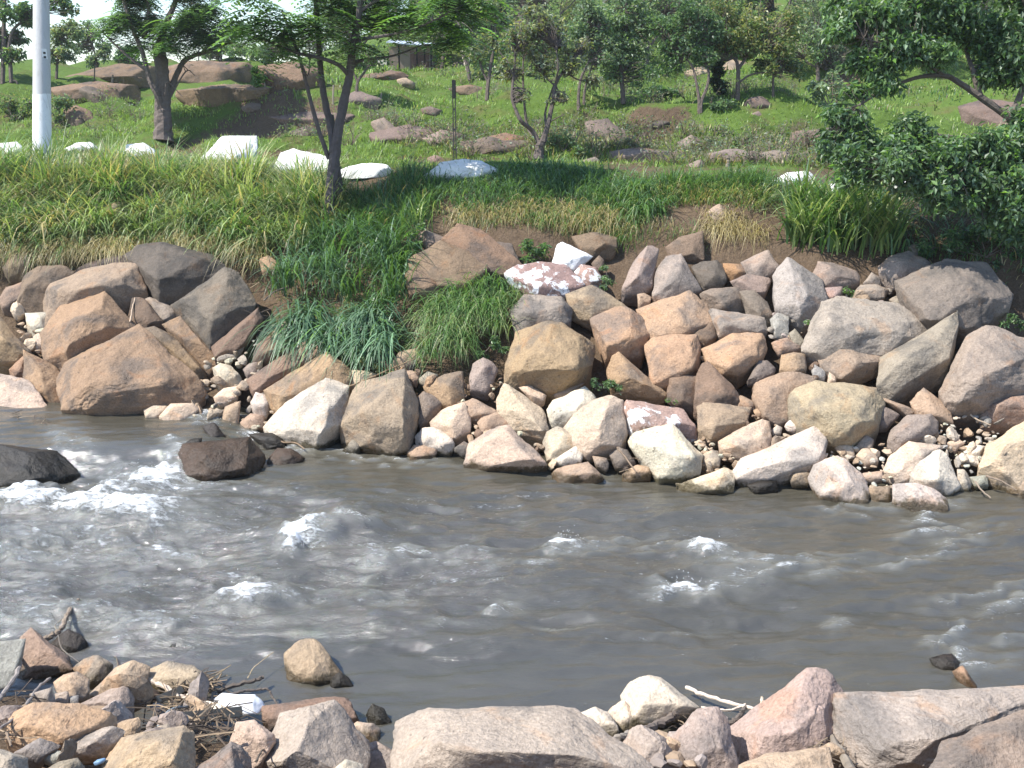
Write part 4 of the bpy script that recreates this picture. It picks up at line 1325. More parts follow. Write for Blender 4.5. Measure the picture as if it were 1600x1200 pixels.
tufts(g, '850,330 1010,340 1100,360 1090,372 1000,385 900,372', 60, 22, (.12, .3), (.008, .014), (.3, .8), (.1, .6), {'lush': 2, 'scrub': 2, 'dry': 1.2}, .12)
tufts(g, '420,400 520,360 640,380 640,560 560,570 470,560 430,500', 45, 22, (.2, .5), (.012, .022), (.3, .9), (.3, .9), {'blue': 4, 'lush': 3, 'dry': .6}, .13, face=DOWN)
tufts(g, '1000,300 1100,292 1200,300 1210,335 1150,330 1090,318 1020,325', 60, 34, (.2, .5), (.012, .026), (.3, .9), (.3, 1.0), {'lush': 3, 'bright': 2, 'dry': 1.5}, .12, face=DOWN)
tufts(g, '660,318 760,322 860,326 970,345 960,372 850,350 760,345 690,340', 46, 30, (.2, .5), (.010, .022), (.4, 1.0), (.5, 1.3), {'lush': 3, 'dry': 2.5, 'bright': 1}, .13, face=DOWN)
tag(g.link('bank_grass'), kind='stuff')

g = Grass()     # the meadow on the hillside
tufts(g, '-80,236 -80,150 100,135 420,135 520,150 600,180 760,195 900,190 1010,185 1010,262 760,262 660,262 520,268 330,254 160,232', 6000, 7, (.07, .22), (.02, .036), (.2, .8), (.05, .5), {'lawn': 6, 'scrub': .7, 'dry': .12}, .16, seg=3)
tufts(g, '600,180 560,135 640,105 760,105 1000,150 1260,130 1480,180 1700,150 1700,250 1420,262 1260,262 1010,262 1010,195 760,195', 6500, 7, (.08, .24), (.022, .04), (.2, .8), (.05, .5), {'lawn': 6, 'scrub': .8, 'bright': .6, 'dry': .12}, .18, seg=3)
tufts(g, '420,135 560,70 900,70 1300,60 1700,60 1700,150 1480,180 1260,130 1000,150 760,105 640,105 520,150', 3000, 6, (.12, .3), (.045, .08), (.2, .8), (.05, .5), {'lawn': 3, 'scrub': 2.0, 'lush': 1}, .3, seg=3)
tufts(g, '600,190 760,200 900,192 1020,200 1280,205 1290,262 1100,258 900,250 720,246 620,230', 900, 9, (.1, .38), (.02, .04), (.3, .9), (.05, .5), {'scrub': 4, 'dry': 1.5, 'lawn': 1}, .14, seg=3)
tag(g.link('meadow_grass'), kind='stuff')

# dry scrub along the ledges: a low mass nobody could count
srng = np.random.default_rng(41)
sb_ = Bag()
S_P = np.concatenate([on_ground(srng, '560,185 760,195 900,185 1020,198 1300,200 1320,262 1100,260 900,250 720,246 620,230', 230), on_ground(srng, '60,150 200,150 240,215 60,225', 40), on_ground(srng, '640,110 1000,110 1280,120 1280,165 1000,165 760,160', 110), on_ground(srng, '410,180 520,190 560,230 440,225', 25)])
S_L = []
for p in S_P:
    hgt = srng.uniform(.2, .6)
    for k in range(7):
        d = srng.normal(size=3) * np.array([.5, .5, .25]) + np.array([0, 0, .8])
        q = p + d / np.linalg.norm(d) * hgt * srng.uniform(.6, 1.2)
        sb_.tube([p, (p + q) / 2 + srng.normal(size=3) * .04, q], [.008, .006, .003], 3, (1.3, 1.2, 1.15))
    S_L.append(p + np.array([0, 0, hgt * .6]) + srng.normal(size=(26, 3)) * np.array([.22, .22, .14]) * (hgt + .3))
S_L = np.concatenate(S_L)
SCRUB_LEAVES = S_L

# separate big tussocks
TUSSOCK = [
    ('bluish long-bladed grass tussock drooping over the long orange slab', '430,520 520,470 600,500 580,545 470,540', 20, 40, (.5, 1.0), (.022, .042), (.5, 1.1), (.85, 1.5), {'blue': 5, 'lush': 1}),
    ('bluish grass tussock hanging above the massive tan boulder', '540,520 590,500 620,530 575,560', 8, 40, (.45, .85), (.02, .04), (.5, 1.1), (.9, 1.5), {'blue': 5, 'lush': 1}),
    ('tall bluish grass stand below the forked tree', '430,400 520,370 620,390 620,460 520,480 440,470', 18, 40, (.6, 1.15), (.02, .042), (.3, .9), (.3, 1.0), {'blue': 4, 'lush': 3}),
    ('leafy dark grass stand beside the brown outcrop face', '560,370 640,390 640,480 590,490', 14, 34, (.4, .8), (.02, .038), (.4, .9), (.5, 1.0), {'lush': 4, 'blue': 2}),
    ('bright green rounded tussock in the dip before the reddish upright boulder', '640,520 690,465 740,480 740,545 680,565', 26, 44, (.4, .75), (.010, .02), (.45, 1.0), (.75, 1.3), {'lush': 3, 'bright': 3}),
    ('bright green tussock next to the white-splattered boulder', '720,455 780,440 805,470 790,520 740,510', 20, 44, (.4, .75), (.010, .02), (.45, .95), (.6, 1.2), {'lush': 4, 'bright': 2}),
    ('wide-bladed tall grass clump at the top of the boulder heap', '1200,330 1260,310 1390,330 1410,385 1330,405 1240,395 1205,370', 30, 30, (.8, 1.5), (.03, .055), (.3, .85), (.15, .8), {'lush': 3, 'bright': 3, 'blue': .6}),
    ('narrow wide-bladed clump falling over the crest beside the dirt mound', '975,300 1020,295 1025,330 990,345', 10, 28, (.5, .9), (.022, .036), (.4, .8), (.6, 1.2), {'lush': 4, 'bright': 1}),
    ('straw-coloured dead grass clump hanging over the dark cracked boulder', '1105,345 1150,340 1195,360 1180,375 1110,368', 16, 46, (.35, .65), (.008, .016), (.5, .9), (1.0, 1.6), {'dry': 1}),
    ('dry root fringe hanging over the dirt bank', '700,330 760,325 790,350 720,352', 12, 40, (.3, .6), (.006, .012), (.4, .8), (1.0, 1.6), {'dry': 3, 'scrub': 1}),
]
for label, poly, nt_, per, h, w, lean, dr, mix in TUSSOCK:
    gg = Grass()
    tufts(gg, poly, nt_, per, h, w, lean, dr, mix, .10, seg=6, face=DOWN - 0.1)
    c = np.concatenate(gg.V).mean(0)
    o = gg.link('grass_tussock', tuple(c))
    tag(o, label, 'grass tussock', 'grass tussocks on the bank')


# ------------------------------------------------------------------ leaves, shrubs, trees
LEAFCOL = {
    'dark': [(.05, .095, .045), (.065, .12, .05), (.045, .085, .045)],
    'mid': [(.10, .165, .065), (.12, .19, .075), (.08, .14, .06)],
    'fresh': [(.11, .21, .045), (.14, .25, .05), (.085, .165, .045)],
    'olive': [(.15, .175, .08), (.19, .20, .09), (.125, .155, .075), (.20, .19, .09)],
    'silver': [(.19, .235, .165), (.15, .20, .13), (.24, .28, .21)],
    'yellow': [(.22, .22, .07), (.18, .20, .065)],
    'grey': [(.15, .16, .12), (.12, .135, .10)],
    'cool': [(.12, .175, .11), (.145, .20, .13), (.10, .15, .10)],
    'black': [(.018, .03, .018), (.025, .04, .022)],
}


def leaf_tints(rng, n, mix):
    ks = list(mix)
    pr = np.array([mix[k] for k in ks], float)
    pick = rng.choice(len(ks), n, p=pr / pr.sum())
    out = np.empty((n, 3))
    for j, k in enumerate(ks):
        pal = np.array(LEAFCOL[k])
        m = pick == j
        out[m] = pal[rng.integers(0, len(pal), m.sum())]
    return out * rng.uniform(0.95, 1.9, (n, 1))


def leaf_cards(rng, P, size, tint, droop=0.3, aspect=0.45, fold=0.25):
    """folded four-cornered leaves"""
    n = len(P)
    az = rng.uniform(0, 2 * math.pi, n)
    el = rng.normal(-droop, 0.5, n)
    D = np.stack([np.cos(az) * np.cos(el), np.sin(az) * np.cos(el), np.sin(el)], 1)
    up = rng.normal(size=(n, 3)) * 0.55 + np.array([0, 0, 1.0])
    S = np.cross(D, up)
    S /= np.linalg.norm(S, axis=1)[:, None] + 1e-6
    Nn = np.cross(S, D)
    s = size[:, None]
    a = P
    tip = P + D * s - Nn * s * 0.12
    mid = P + D * s * 0.45
    l = mid + S * s * aspect * 0.5 + Nn * s * fold * aspect
    r = mid - S * s * aspect * 0.5 + Nn * s * fold * aspect
    V = np.stack([a, l, tip, r], 1).reshape(-1, 3)
    b = (np.arange(n) * 4)[:, None]
    T = np.concatenate([b + np.array([[0, 2, 1]]), b + np.array([[0, 3, 2]])])
    return V, T, np.repeat(tint, 4, 0)


def fronds(rng, P, length, tint, pairs=8):
    """feather leaves: a drooping stalk with leaflets on either side"""
    n = len(P)
    az = rng.uniform(0, 2 * math.pi, n)
    D = np.stack([np.cos(az), np.sin(az), np.zeros(n)], 1)
    S = np.stack([-np.sin(az), np.cos(az), np.zeros(n)], 1)
    rise = rng.uniform(-0.1, 0.35, n)
    drp = rng.uniform(0.35, 0.9, n)
    V, T, C = [], [], []
    k0 = 0
    for j in range(pairs):
        s = (j + 0.8) / pairs
        c = P + D * (length * s * 0.92)[:, None]
        c[:, 2] += length * (rise * s - drp * s * s)
        ll = (length * (0.34 - 0.14 * abs(s - 0.45)))[:, None]
        for sg in (-1, 1):
            d = S * sg * 0.86 + D * 0.5
            d[:, 2] -= 0.25
            w = D * 0.5 - S * sg * 0.3
            tip = c + d * ll
            mid = c + d * ll * 0.45
            a, b = mid + w * ll * 0.26, mid - w * ll * 0.26
            V.append(np.stack([c, a, tip, b], 1))
    V = np.concatenate(V, 1).reshape(-1, 3)
    per = pairs * 2 * 4
    q = (np.arange(n * pairs * 2) * 4)[:, None]
    T = np.concatenate([q + np.array([[0, 2, 1]]), q + np.array([[0, 3, 2]])])
    return V, T, np.repeat(tint, per, 0)


_V, _F, _C = leaf_cards(srng, SCRUB_LEAVES, srng.uniform(.04, .10, len(SCRUB_LEAVES)), leaf_tints(srng, len(SCRUB_LEAVES), {'grey': 3, 'olive': 2, 'cool': 2, 'mid': 1}), .1, .5)
tag(link('scrub_foliage', mesh_from('scrub_foliage', _V, _F, _C, mat=M_LEAF)), kind='stuff')
tag(link('scrub_twigs', sb_.mesh('scrub_twigs', M_BARK)), kind='stuff')


def clump_points(rng, c, r, n, flat=0.8):
    d = rng.normal(size=(n, 3))
    d /= np.linalg.norm(d, axis=1)[:, None]
    rr = rng.random(n) ** (1 / 2.0)
    return c + d * (rr * r)[:, None] * np.array([1, 1, flat])


def tree(label, base, limbs, clumps, mix, name='tree', cat='tree', group=None, T=None, leaf=0.12, n=3000, kind='leaf', bark=(1, 1, 1),
         twigs=5, droop=0.3, seed=0, aspect=0.5, sub=3, flat=0.8, spread=1.0, lowest=None):
    """limbs: [(polyline in photo pixels with depth offsets, start radius px, end radius px)]; clumps: [(u, v, radius px, depth offset m)]"""
    rng = np.random.default_rng(500 + seed)
    if T is None:
        T = hit([base])[0]
    root = CAM + ray([base])[0] * T
    e = empty(name, tuple(root))
    tag(e, label, cat, group)
    bag = Bag()
    nodes = []
    for L, r0, r1 in limbs:
        q = pts(L)
        dt = q[:, 2] if q.shape[1] > 2 else np.zeros(len(q))
        P = CAM + ray(q[:, :2]) * (T + dt)[:, None]
        C = curve_pts(P, 5)
        rad = np.linspace(r0, r1, len(C)) * T / FPX
        if r0 > 4:
            rad[:4] *= [1.3, 1.16, 1.07, 1.02]
        bag.tube(C, rad, 9 if r0 > 6 else 6, bark, 0.10, rng)
        nodes.append(C)
    nodes = np.concatenate(nodes) if nodes else root[None]
    cs = []
    lv, lt, lc, k0 = [], [], [], 0
    area = sum(q[2] ** 2 for q in clumps)
    for (u, v, r, dt) in clumps:
        c = CAM + ray([(u, v)])[0] * (T + dt)
        rw = r * T / FPX
        # smaller balls inside the clump give light and dark masses with gaps
        for s in range(sub):
            cc = clump_points(rng, c, rw * 0.75, 1, flat)[0]
            rs = rw * rng.uniform(0.35, 0.62) * spread
            m = max(int(n * (r * r / area) / sub), 4)
            P = clump_points(rng, cc, rs, m, 0.75)
            if lowest is not None:
                P = P[P[:, 2] > lowest]
            m = len(P)
            t = leaf_tints(rng, m, mix) * rng.uniform(0.8, 1.2)
            if kind == 'leaf':
                V, F, Cc = leaf_cards(rng, P, leaf * rng.uniform(0.6, 1.3, m), t, droop, aspect)
            else:
                V, F, Cc = fronds(rng, P, leaf * rng.uniform(0.7, 1.25, m), t)
            lv.append(V)
            lt.append(F + k0)
            lc.append(Cc)
            k0 += len(V)
            for w in range(twigs):
                j = np.argmin(((nodes - cc) ** 2).sum(1) + rng.random(len(nodes)) * rw * rw * 0.6)
                endp = clump_points(rng, cc, rs, 1)[0]
                mid = (nodes[j] + endp) / 2 + rng.normal(size=3) * rw * 0.12
                bag.tube(curve_pts([nodes[j], mid, endp], 3), np.linspace(0.9, 0.25, 7) * max(0.008, 1.0 * T / FPX), 3, bark)
    if bag.V:
        link('trunk', bag.mesh('trunk', M_BARK, root), e)
    link('crown', mesh_from('crown', np.concatenate(lv) - root, np.concatenate(lt), np.concatenate(lc), mat=M_LEAF), e)
    return e


TREES = 'trees along the hillside'
# the forked tree on the bank
tree('slender forked tree with feathery leaves rising from the bank grass', (510, 352),
     [('509,356,0 514,310,0 520,270,0 524,235,0 530,195,0 539,150,0 546,118,0 549,90,-.1 553,60,-.1 560,25,-.2 566,-30,-.2', 10, 4),
      ('522,240,0 517,200,.1 508,160,.15 502,120,.2 498,70,.2 494,20,.1 492,-30,.1', 6.5, 3.2),
      ('527,335,.25 530,290,.25 524,235,.2 518,180,.2', 6, 4),
      ('514,248,.05 502,215,-.1 490,175,-.2 478,128,-.3 468,90,-.4 455,55,-.5 440,15,-.6', 4, 2),
      ('545,118,0 530,102,-.2 505,92,-.35 470,84,-.5 440,74,-.8 400,55,-1', 4, 1.5),
      ('547,112,0 556,98,.2 572,93,.3 600,90,.4 625,84,.5 660,70,.6', 3.5, 1),
      ('553,62,-.1 580,59,-.3 620,52,-.5 665,38,-.7 710,15,-.9', 3, 1),
      ('556,40,-.1 590,46,.3 640,50,.5 690,36,.8 740,20,1', 2.5, 1),
      ('470,95,-.4 480,118,-.4 484,98,-.5 482,60,-.6', 1.5, .7), ('560,20,-.2 590,0,-.2 640,-20,-.2', 3, 1.5)],
     [(400, 10, 40, -.8), (430, 45, 38, -.8), (385, 55, 22, -1), (480, 30, 45, -.5), (530, 15, 40, 0), (585, 15, 45, .2), (640, 20, 45, -.3), (700, 20, 48, -.6), (750, 10, 36, -.4),
      (735, 55, 28, .6), (690, 65, 20, .6), (545, 72, 24, -.3), (600, -20, 45, 0), (500, -20, 40, 0), (440, 85, 16, -.9), (690, 40, 20, .4)],
     {'dark': 1.5, 'mid': 4, 'fresh': 3}, leaf=.55, n=800, kind='frond', bark=(.85, .85, .95), seed=1, twigs=2)
# the stout old tree on the slope
tree('stout old tree with a split grey trunk on the slope above the bank', (254, 217),
     [('255,222,0 255,190,0 254,165,0 254,130,0 252,100,0 249,70,0', 14, 9.5), ('256,165,0 268,138,.1 278,112,.2 292,92,.3 330,78,.5 372,60,.6', 6, 2.2),
      ('256,180,-.05 246,150,-.25 236,130,-.3 230,110,-.3 222,80,-.3 205,40,-.4 190,-10,-.4', 5, 3), ('232,112,-.3 205,92,-.3 180,70,-.2 160,50,0', 3, 1.2),
      ('248,72,0 258,40,0 275,0,0 280,-30,0', 6, 3), ('225,60,-.3 232,20,-.2 226,-20,-.2', 4, 2), ('262,160,.1 290,112,.1 305,118,.1', 1.5, .6), ('258,150,-.2 262,128,-.3 284,150,-.3', 1.5, .5)],
     [(200, 15, 40, -.5), (170, 35, 24, 0), (235, 35, 40, 0), (280, 50, 42, -.6), (300, 20, 45, -.4), (340, 25, 40, 0), (265, 75, 26, -.6), (320, 60, 24, -.2), (230, -15, 45, 0), (310, -20, 45, 0), (370, 40, 24, .3), (215, 70, 20, .4)],
     {'mid': 3, 'fresh': 4, 'dark': 2}, leaf=.48, n=2300, kind='frond', bark=(1.15, 1.1, 1.1), seed=2, twigs=3)
# the broad-leaved tree leaning in at the edge, and the drooping boughs under it
tree('broad leaning tree whose dark limb and leafy boughs hang over the boulders', (1680, 270),
     [('1700,290,0 1640,232,0 1580,186,0 1530,150,0 1500,130,0 1475,118,0 1430,122,-.2 1380,142,-.4 1340,166,-.5', 7, 1.6), ('1530,150,0 1522,115,0 1510,80,.2 1500,30,.3', 5, 2),
      ('1580,186,0 1600,130,0 1610,60,0 1600,0,0', 6, 2.5), ('1475,118,0 1440,95,-.3 1400,75,-.5 1350,60,-.6', 3, 1), ('1640,232,0 1600,262,-.5 1540,275,-.8 1470,282,-1 1400,270,-1', 4, 1.2), ('1640,235,0 1590,230,-.4 1500,215,-.6 1420,205,-.6', 4, 1.2)],
     [(1320, 45, 40, -.4), (1370, 30, 50, -.4), (1430, 35, 55, 0), (1500, 40, 60, 0), (1570, 50, 60, 0), (1400, 90, 45, -.5), (1460, 85, 45, -.3), (1350, 90, 34, -.4), (1540, 105, 40, 0), (1590, 110, 45, 0),
      (1340, 140, 26, -.4), (1500, -10, 60, 0), (1600, -10, 60, 0), (1400, -10, 50, 0), (1310, 0, 40, 0), (1380, 135, 26, -.4),
      (1320, 190, 34, -.5), (1360, 215, 40, -.5), (1420, 215, 45, -.6), (1480, 225, 45, -.7), (1540, 235, 50, -.7), (1600, 240, 50, -.5), (1330, 245, 40, -.8), (1390, 265, 45, -.9), (1450, 275, 40, -1), (1520, 290, 40, -1), (1590, 300, 50, -.8), (1300, 235, 26, -.6), (1585, 345, 40, -.5), (1290, 215, 20, -.5), (1340, 270, 30, -.8), (1480, 255, 50, -.8), (1560, 270, 50, -.8), (1400, 235, 40, -.7), (1600, 190, 34, -.2), (1550, 320, 40, -.7), (1470, 315, 34, -.9)],
     {'dark': 3, 'mid': 4, 'cool': 3, 'fresh': .7}, leaf=.10, n=40000, seed=3, T=14.2, droop=.5, aspect=.5, twigs=3, sub=6, lowest=2.2, spread=1.2)
# the half bare tree above the terrace
tree('half bare twiggy tree with a black stump foot on the terrace', (842, 246),
     [('841,250,0 843,232,0 846,222,0', 8, 7), ('844,226,0 832,205,0 815,190,-.2 806,172,-.2 800,150,-.2 803,115,-.2 806,80,-.3', 4, 1.5), ('848,222,0 856,195,0 862,168,0 868,132,0 882,110,.2 902,85,.3', 4.5, 1.5),
      ('838,215,0 825,200,.3 820,170,.3 817,120,.3 818,90,.3', 3, 1.2), ('855,200,0 852,175,.2 866,130,.2', 2.5, 1), ('868,132,0 872,105,-.2 868,70,-.2', 2, .8), ('803,120,-.2 790,95,-.3 780,80,-.3', 1.5, .6), ('880,110,.2 905,125,.2 930,122,.2', 1.5, .6),
      ('860,190,0 882,178,-.2', 1.2, .5), ('868,135,0 850,118,0 842,105,0', 1.5, .6)],
     [(800, 60, 36, -.2), (830, 50, 34, 0), (870, 60, 38, 0), (905, 75, 32, .3), (850, 95, 36, 0), (800, 105, 30, -.2), (890, 110, 30, .2), (840, 20, 34, 0), (925, 125, 22, .2), (870, 150, 22, 0), (810, 150, 20, -.2)],
     {'grey': 4, 'olive': 2, 'yellow': 1.2, 'silver': 1.5}, group=TREES, leaf=.11, n=2600, bark=(1.0, .97, 1.0), seed=4, twigs=14, sub=4)

HILL_TREES = [
    # label, base, limbs, clumps, mix, leaf, n
    ('thin dark-stemmed tree just beyond the iron post', (761, 157), [('761,158,0 762,135,0 766,108,0 772,70,0 776,30,0', 3.5, 1.5), ('763,130,0 752,105,0 748,80,0', 2, 1)], [(770, 60, 32, 0), (750, 85, 22, 0), (785, 35, 30, 0), (765, 10, 30, 0)], {'olive': 2, 'cool': 2, 'grey': 1}, .16, 1500),
    ('two-stemmed tree with pale foliage behind the half bare one', (905, 172), [('904,173,0 904,150,0 908,122,0 922,90,0 930,50,0', 3, 1.2), ('912,172,.2 914,140,.2 926,100,.2', 2.5, 1)], [(920, 70, 40, 0), (945, 45, 40, .3), (900, 50, 34, 0), (950, 90, 28, 0), (915, 20, 36, 0)], {'silver': 2, 'cool': 3, 'mid': 1}, .16, 2200),
    ('tall straight tree in the middle of the grove', (974, 162), [('974,163,0 972,130,0 971,95,0 977,60,0 979,10,0 978,-30,0', 4, 2), ('972,100,0 955,75,0 945,50,0', 2, 1), ('975,75,0 995,50,0 1010,30,0', 2, 1)], [(975, 60, 36, 0), (1000, 85, 40, 0), (955, 30, 36, 0), (1010, 45, 36, 0), (985, 10, 44, 0), (1000, 120, 28, 0), (960, 110, 26, 0)], {'cool': 3, 'silver': 1.5, 'mid': 2}, .17, 3200),
    ('twin-stemmed tree at the edge of the bright grass band', (1092, 177), [('1092,179,0 1092,155,0 1088,130,0 1082,105,0 1060,75,0', 3, 1.2), ('1095,177,0 1096,158,0 1105,135,0 1107,112,0 1096,85,0 1085,50,0', 3, 1.2)], [(1050, 75, 34, 0), (1085, 60, 40, 0), (1035, 40, 34, .3), (1075, 25, 44, 0), (1110, 35, 36, 0), (1045, 105, 24, .3), (1105, 90, 22, 0)], {'dark': 2, 'mid': 3, 'cool': 2}, .17, 3200),
    ('spreading flat-crowned tree with yellowish leaves', (1152, 157), [('1152,158,0 1153,130,0 1153,108,0 1148,92,0 1125,80,0 1105,75,0', 4, 1.5), ('1153,108,0 1162,96,0 1168,88,0 1190,75,0', 3, 1.2), ('1156,128,0 1175,116,0 1205,113,0 1222,116,0', 1.8, .8)], [(1120, 60, 30, 0), (1155, 55, 40, 0), (1195, 60, 40, 0), (1230, 75, 32, 0), (1165, 80, 28, 0), (1210, 95, 30, 0), (1175, 25, 44, .3), (1130, 20, 40, .3), (1225, 35, 40, .3)], {'olive': 4, 'yellow': 1, 'mid': 2}, .17, 4000),
    ('slim tree supporting the low edge of the flat crown', (1208, 152), [('1208,154,0 1208,130,0 1209,112,0 1212,95,0', 2.2, 1.2)], [(1215, 100, 26, 0), (1240, 105, 24, 0), (1195, 100, 18, 0)], {'dark': 2, 'olive': 2}, .16, 900),
    ('silvery-leaved tree beside the spreading flat-crowned one', (1278, 125), [('1278,127,0 1277,105,0 1272,85,0', 3.5, 2), ('1277,108,0 1286,98,0 1292,85,0', 2, 1), ('1275,105,0 1262,98,0 1255,90,0', 1.8, 1)], [(1255, 50, 36, 0), (1290, 55, 40, 0), (1275, 20, 40, 0), (1310, 85, 30, 0), (1240, 80, 24, 0)], {'silver': 5, 'cool': 2}, .17, 2600),
    ('dark leaning tree by the bleached trunk near the shed', (733, 125), [('734,126,0 731,108,0 726,92,0 720,80,0', 3, 2), ('731,105,0 738,70,0 740,30,0', 2, 1)], [(735, 40, 36, 0), (715, 20, 36, 0), (750, 70, 20, 0)], {'dark': 3, 'mid': 2}, .18, 1200),
    ('dark twin-trunked tree at the frame edge on the crest', (12, 128), [('4,132,0 5,90,0 6,40,0 8,-20,0', 4, 3), ('18,130,0 16,100,0 14,70,0 22,45,0 40,30,0 52,18,0', 3.5, 1.5), ('18,125,0 26,128,0 27,134,0', 2, 1)], [(15, 20, 36, 0), (-10, 60, 36, 0), (45, 25, 22, 0), (30, 60, 20, .5), (100, 10, 24, 0), (80, -10, 24, 0), (20, 90, 20, 0)], {'dark': 3, 'mid': 3, 'olive': 1}, .2, 1700),
    ('loose greyish tree right behind the utility pole', (88, 122), [('88,124,0 90,95,0 96,70,0 100,45,0', 2.5, 1.2)], [(90, 60, 26, 0), (112, 50, 24, 0), (100, 85, 20, 0), (80, 85, 18, 0)], {'cool': 2, 'silver': 2, 'olive': 1}, .2, 800),
    ('loose tree on the crest with sky showing through', (150, 108), [('152,112,0 150,92,0 146,75,0 140,50,0', 2.2, 1), ('150,92,0 160,80,0 165,70,0', 1.5, .8)], [(140, 50, 24, 0), (160, 75, 22, 0), (125, 75, 18, 0), (145, 92, 16, 0)], {'silver': 3, 'cool': 2}, .2, 750),
    ('dark round bush on the crest before the stout trunk', (200, 105), [('200,107,0 199,95,0', 2, 1.5)], [(188, 88, 18, 0), (208, 88, 18, 0), (198, 78, 14, 0)], {'dark': 3, 'cool': 2}, .2, 500),
    ('low pale tree on the crest beyond the stout trunk', (345, 95), [('345,98,0 347,80,0 352,60,0', 2, 1)], [(340, 75, 22, 0), (362, 72, 22, 0), (385, 82, 20, 0), (320, 85, 14, 0)], {'silver': 2, 'cool': 2, 'mid': 1}, .2, 750),
    ('pale tree on the crest behind the feathery leaves', (425, 98), [('425,100,0 425,80,0 428,60,0', 2, 1)], [(415, 78, 24, 0), (440, 82, 22, 0), (460, 70, 24, 0), (395, 85, 16, 0)], {'silver': 2, 'cool': 2, 'mid': 2}, .2, 900),
    ('dead-topped tree in the dip next to the fork', (557, 150), [('557,152,0 559,128,0 570,112,0 578,100,0', 3, 1), ('559,128,0 552,112,0 548,95,0', 2, .8)], [(565, 95, 20, 0), (585, 85, 20, 0), (550, 85, 18, 0)], {'cool': 2, 'mid': 2}, .16, 500),
]
for i, (label, base, limbs, clumps, mix, leaf, n) in enumerate(HILL_TREES):
    tree(label, base, limbs, clumps, mix, group=TREES, leaf=leaf * (.62 if base[0] > 470 else .8), n=int(n * (1.7 if base[0] > 470 else 2.4)), seed=20 + i, twigs=7, bark=(1.0, .95, .95), sub=5, spread=1.1)

# the wood that closes the hill: each crown its own tree
WOOD = [(560, 66, 'mid'), (620, 62, 'cool'), (690, 66, 'olive'), (790, 62, 'mid'), (850, 68, 'cool'), (920, 62, 'olive'), (1010, 66, 'mid'), (1060, 60, 'cool'), (1140, 66, 'silver'), (1210, 62, 'mid'), (1290, 66, 'cool'),
        (1360, 60, 'silver'), (1440, 64, 'mid'), (1520, 62, 'olive'), (1600, 66, 'cool'), (500, 70, 'cool')]
WORDS = {560: 'mid green wood tree rising behind the fork of the slender tree', 620: 'bluish wood tree rising right above the shed', 690: 'olive wood tree beside the shed, toward the twiggy tree', 790: 'mid green wood tree over the iron post',
         850: 'bluish wood tree behind the half bare twiggy tree', 920: 'olive wood tree behind the pale two-stemmed tree', 1010: 'mid green wood tree behind the tall straight tree', 1060: 'bluish wood tree above the twin-stemmed tree',
         1140: 'silvery wood tree behind the flat yellowish crown', 1210: 'mid green wood tree past the flat yellowish crown', 1290: 'bluish wood tree behind the silvery-leaved tree', 1360: 'silvery wood tree glimpsed by the edge of the broad-leaved boughs',
         1440: 'mid green wood tree glimpsed over the dark leaning limb', 1520: 'olive wood tree deep behind the dark leaning limb', 1600: 'bluish wood tree at the frame edge behind the leaning tree', 500: 'bluish wood tree between the two stems of the fork'}
wr = np.random.default_rng(77)
for i, (u, t, mk) in enumerate(WOOD):
    far = u < 540
    v0 = 92 if far else (104, 78)[i % 2]
    cl = []
    for j in range(13):
        cl.append((u + wr.uniform(-58, 58), wr.uniform(-35, v0 - 14) if not far else wr.uniform(30, v0 - 5), wr.uniform(24, 40), wr.uniform(-2, 2)))
    mix = {mk: 4, 'mid': 1.5, 'cool': 1.5, 'grey': .6}
    tree(WORDS[u], (u, v0), [(f'{u},{v0 + 6},0 {u + 3},{v0 - 30},0 {u - 2},{v0 - 70},0 {u},{v0 - 110},0', 3, 1.5), (f'{u},{v0 - 25},0 {u + 18},{v0 - 50},0 {u + 25},{v0 - 80},0', 2, 1)],
         cl, mix, group=TREES, T=float(t) if far else None, leaf=.145, n=1300 if far else 3600, seed=60 + i, twigs=5, sub=5, bark=(1.1, 1.05, 1.05), spread=1.15)

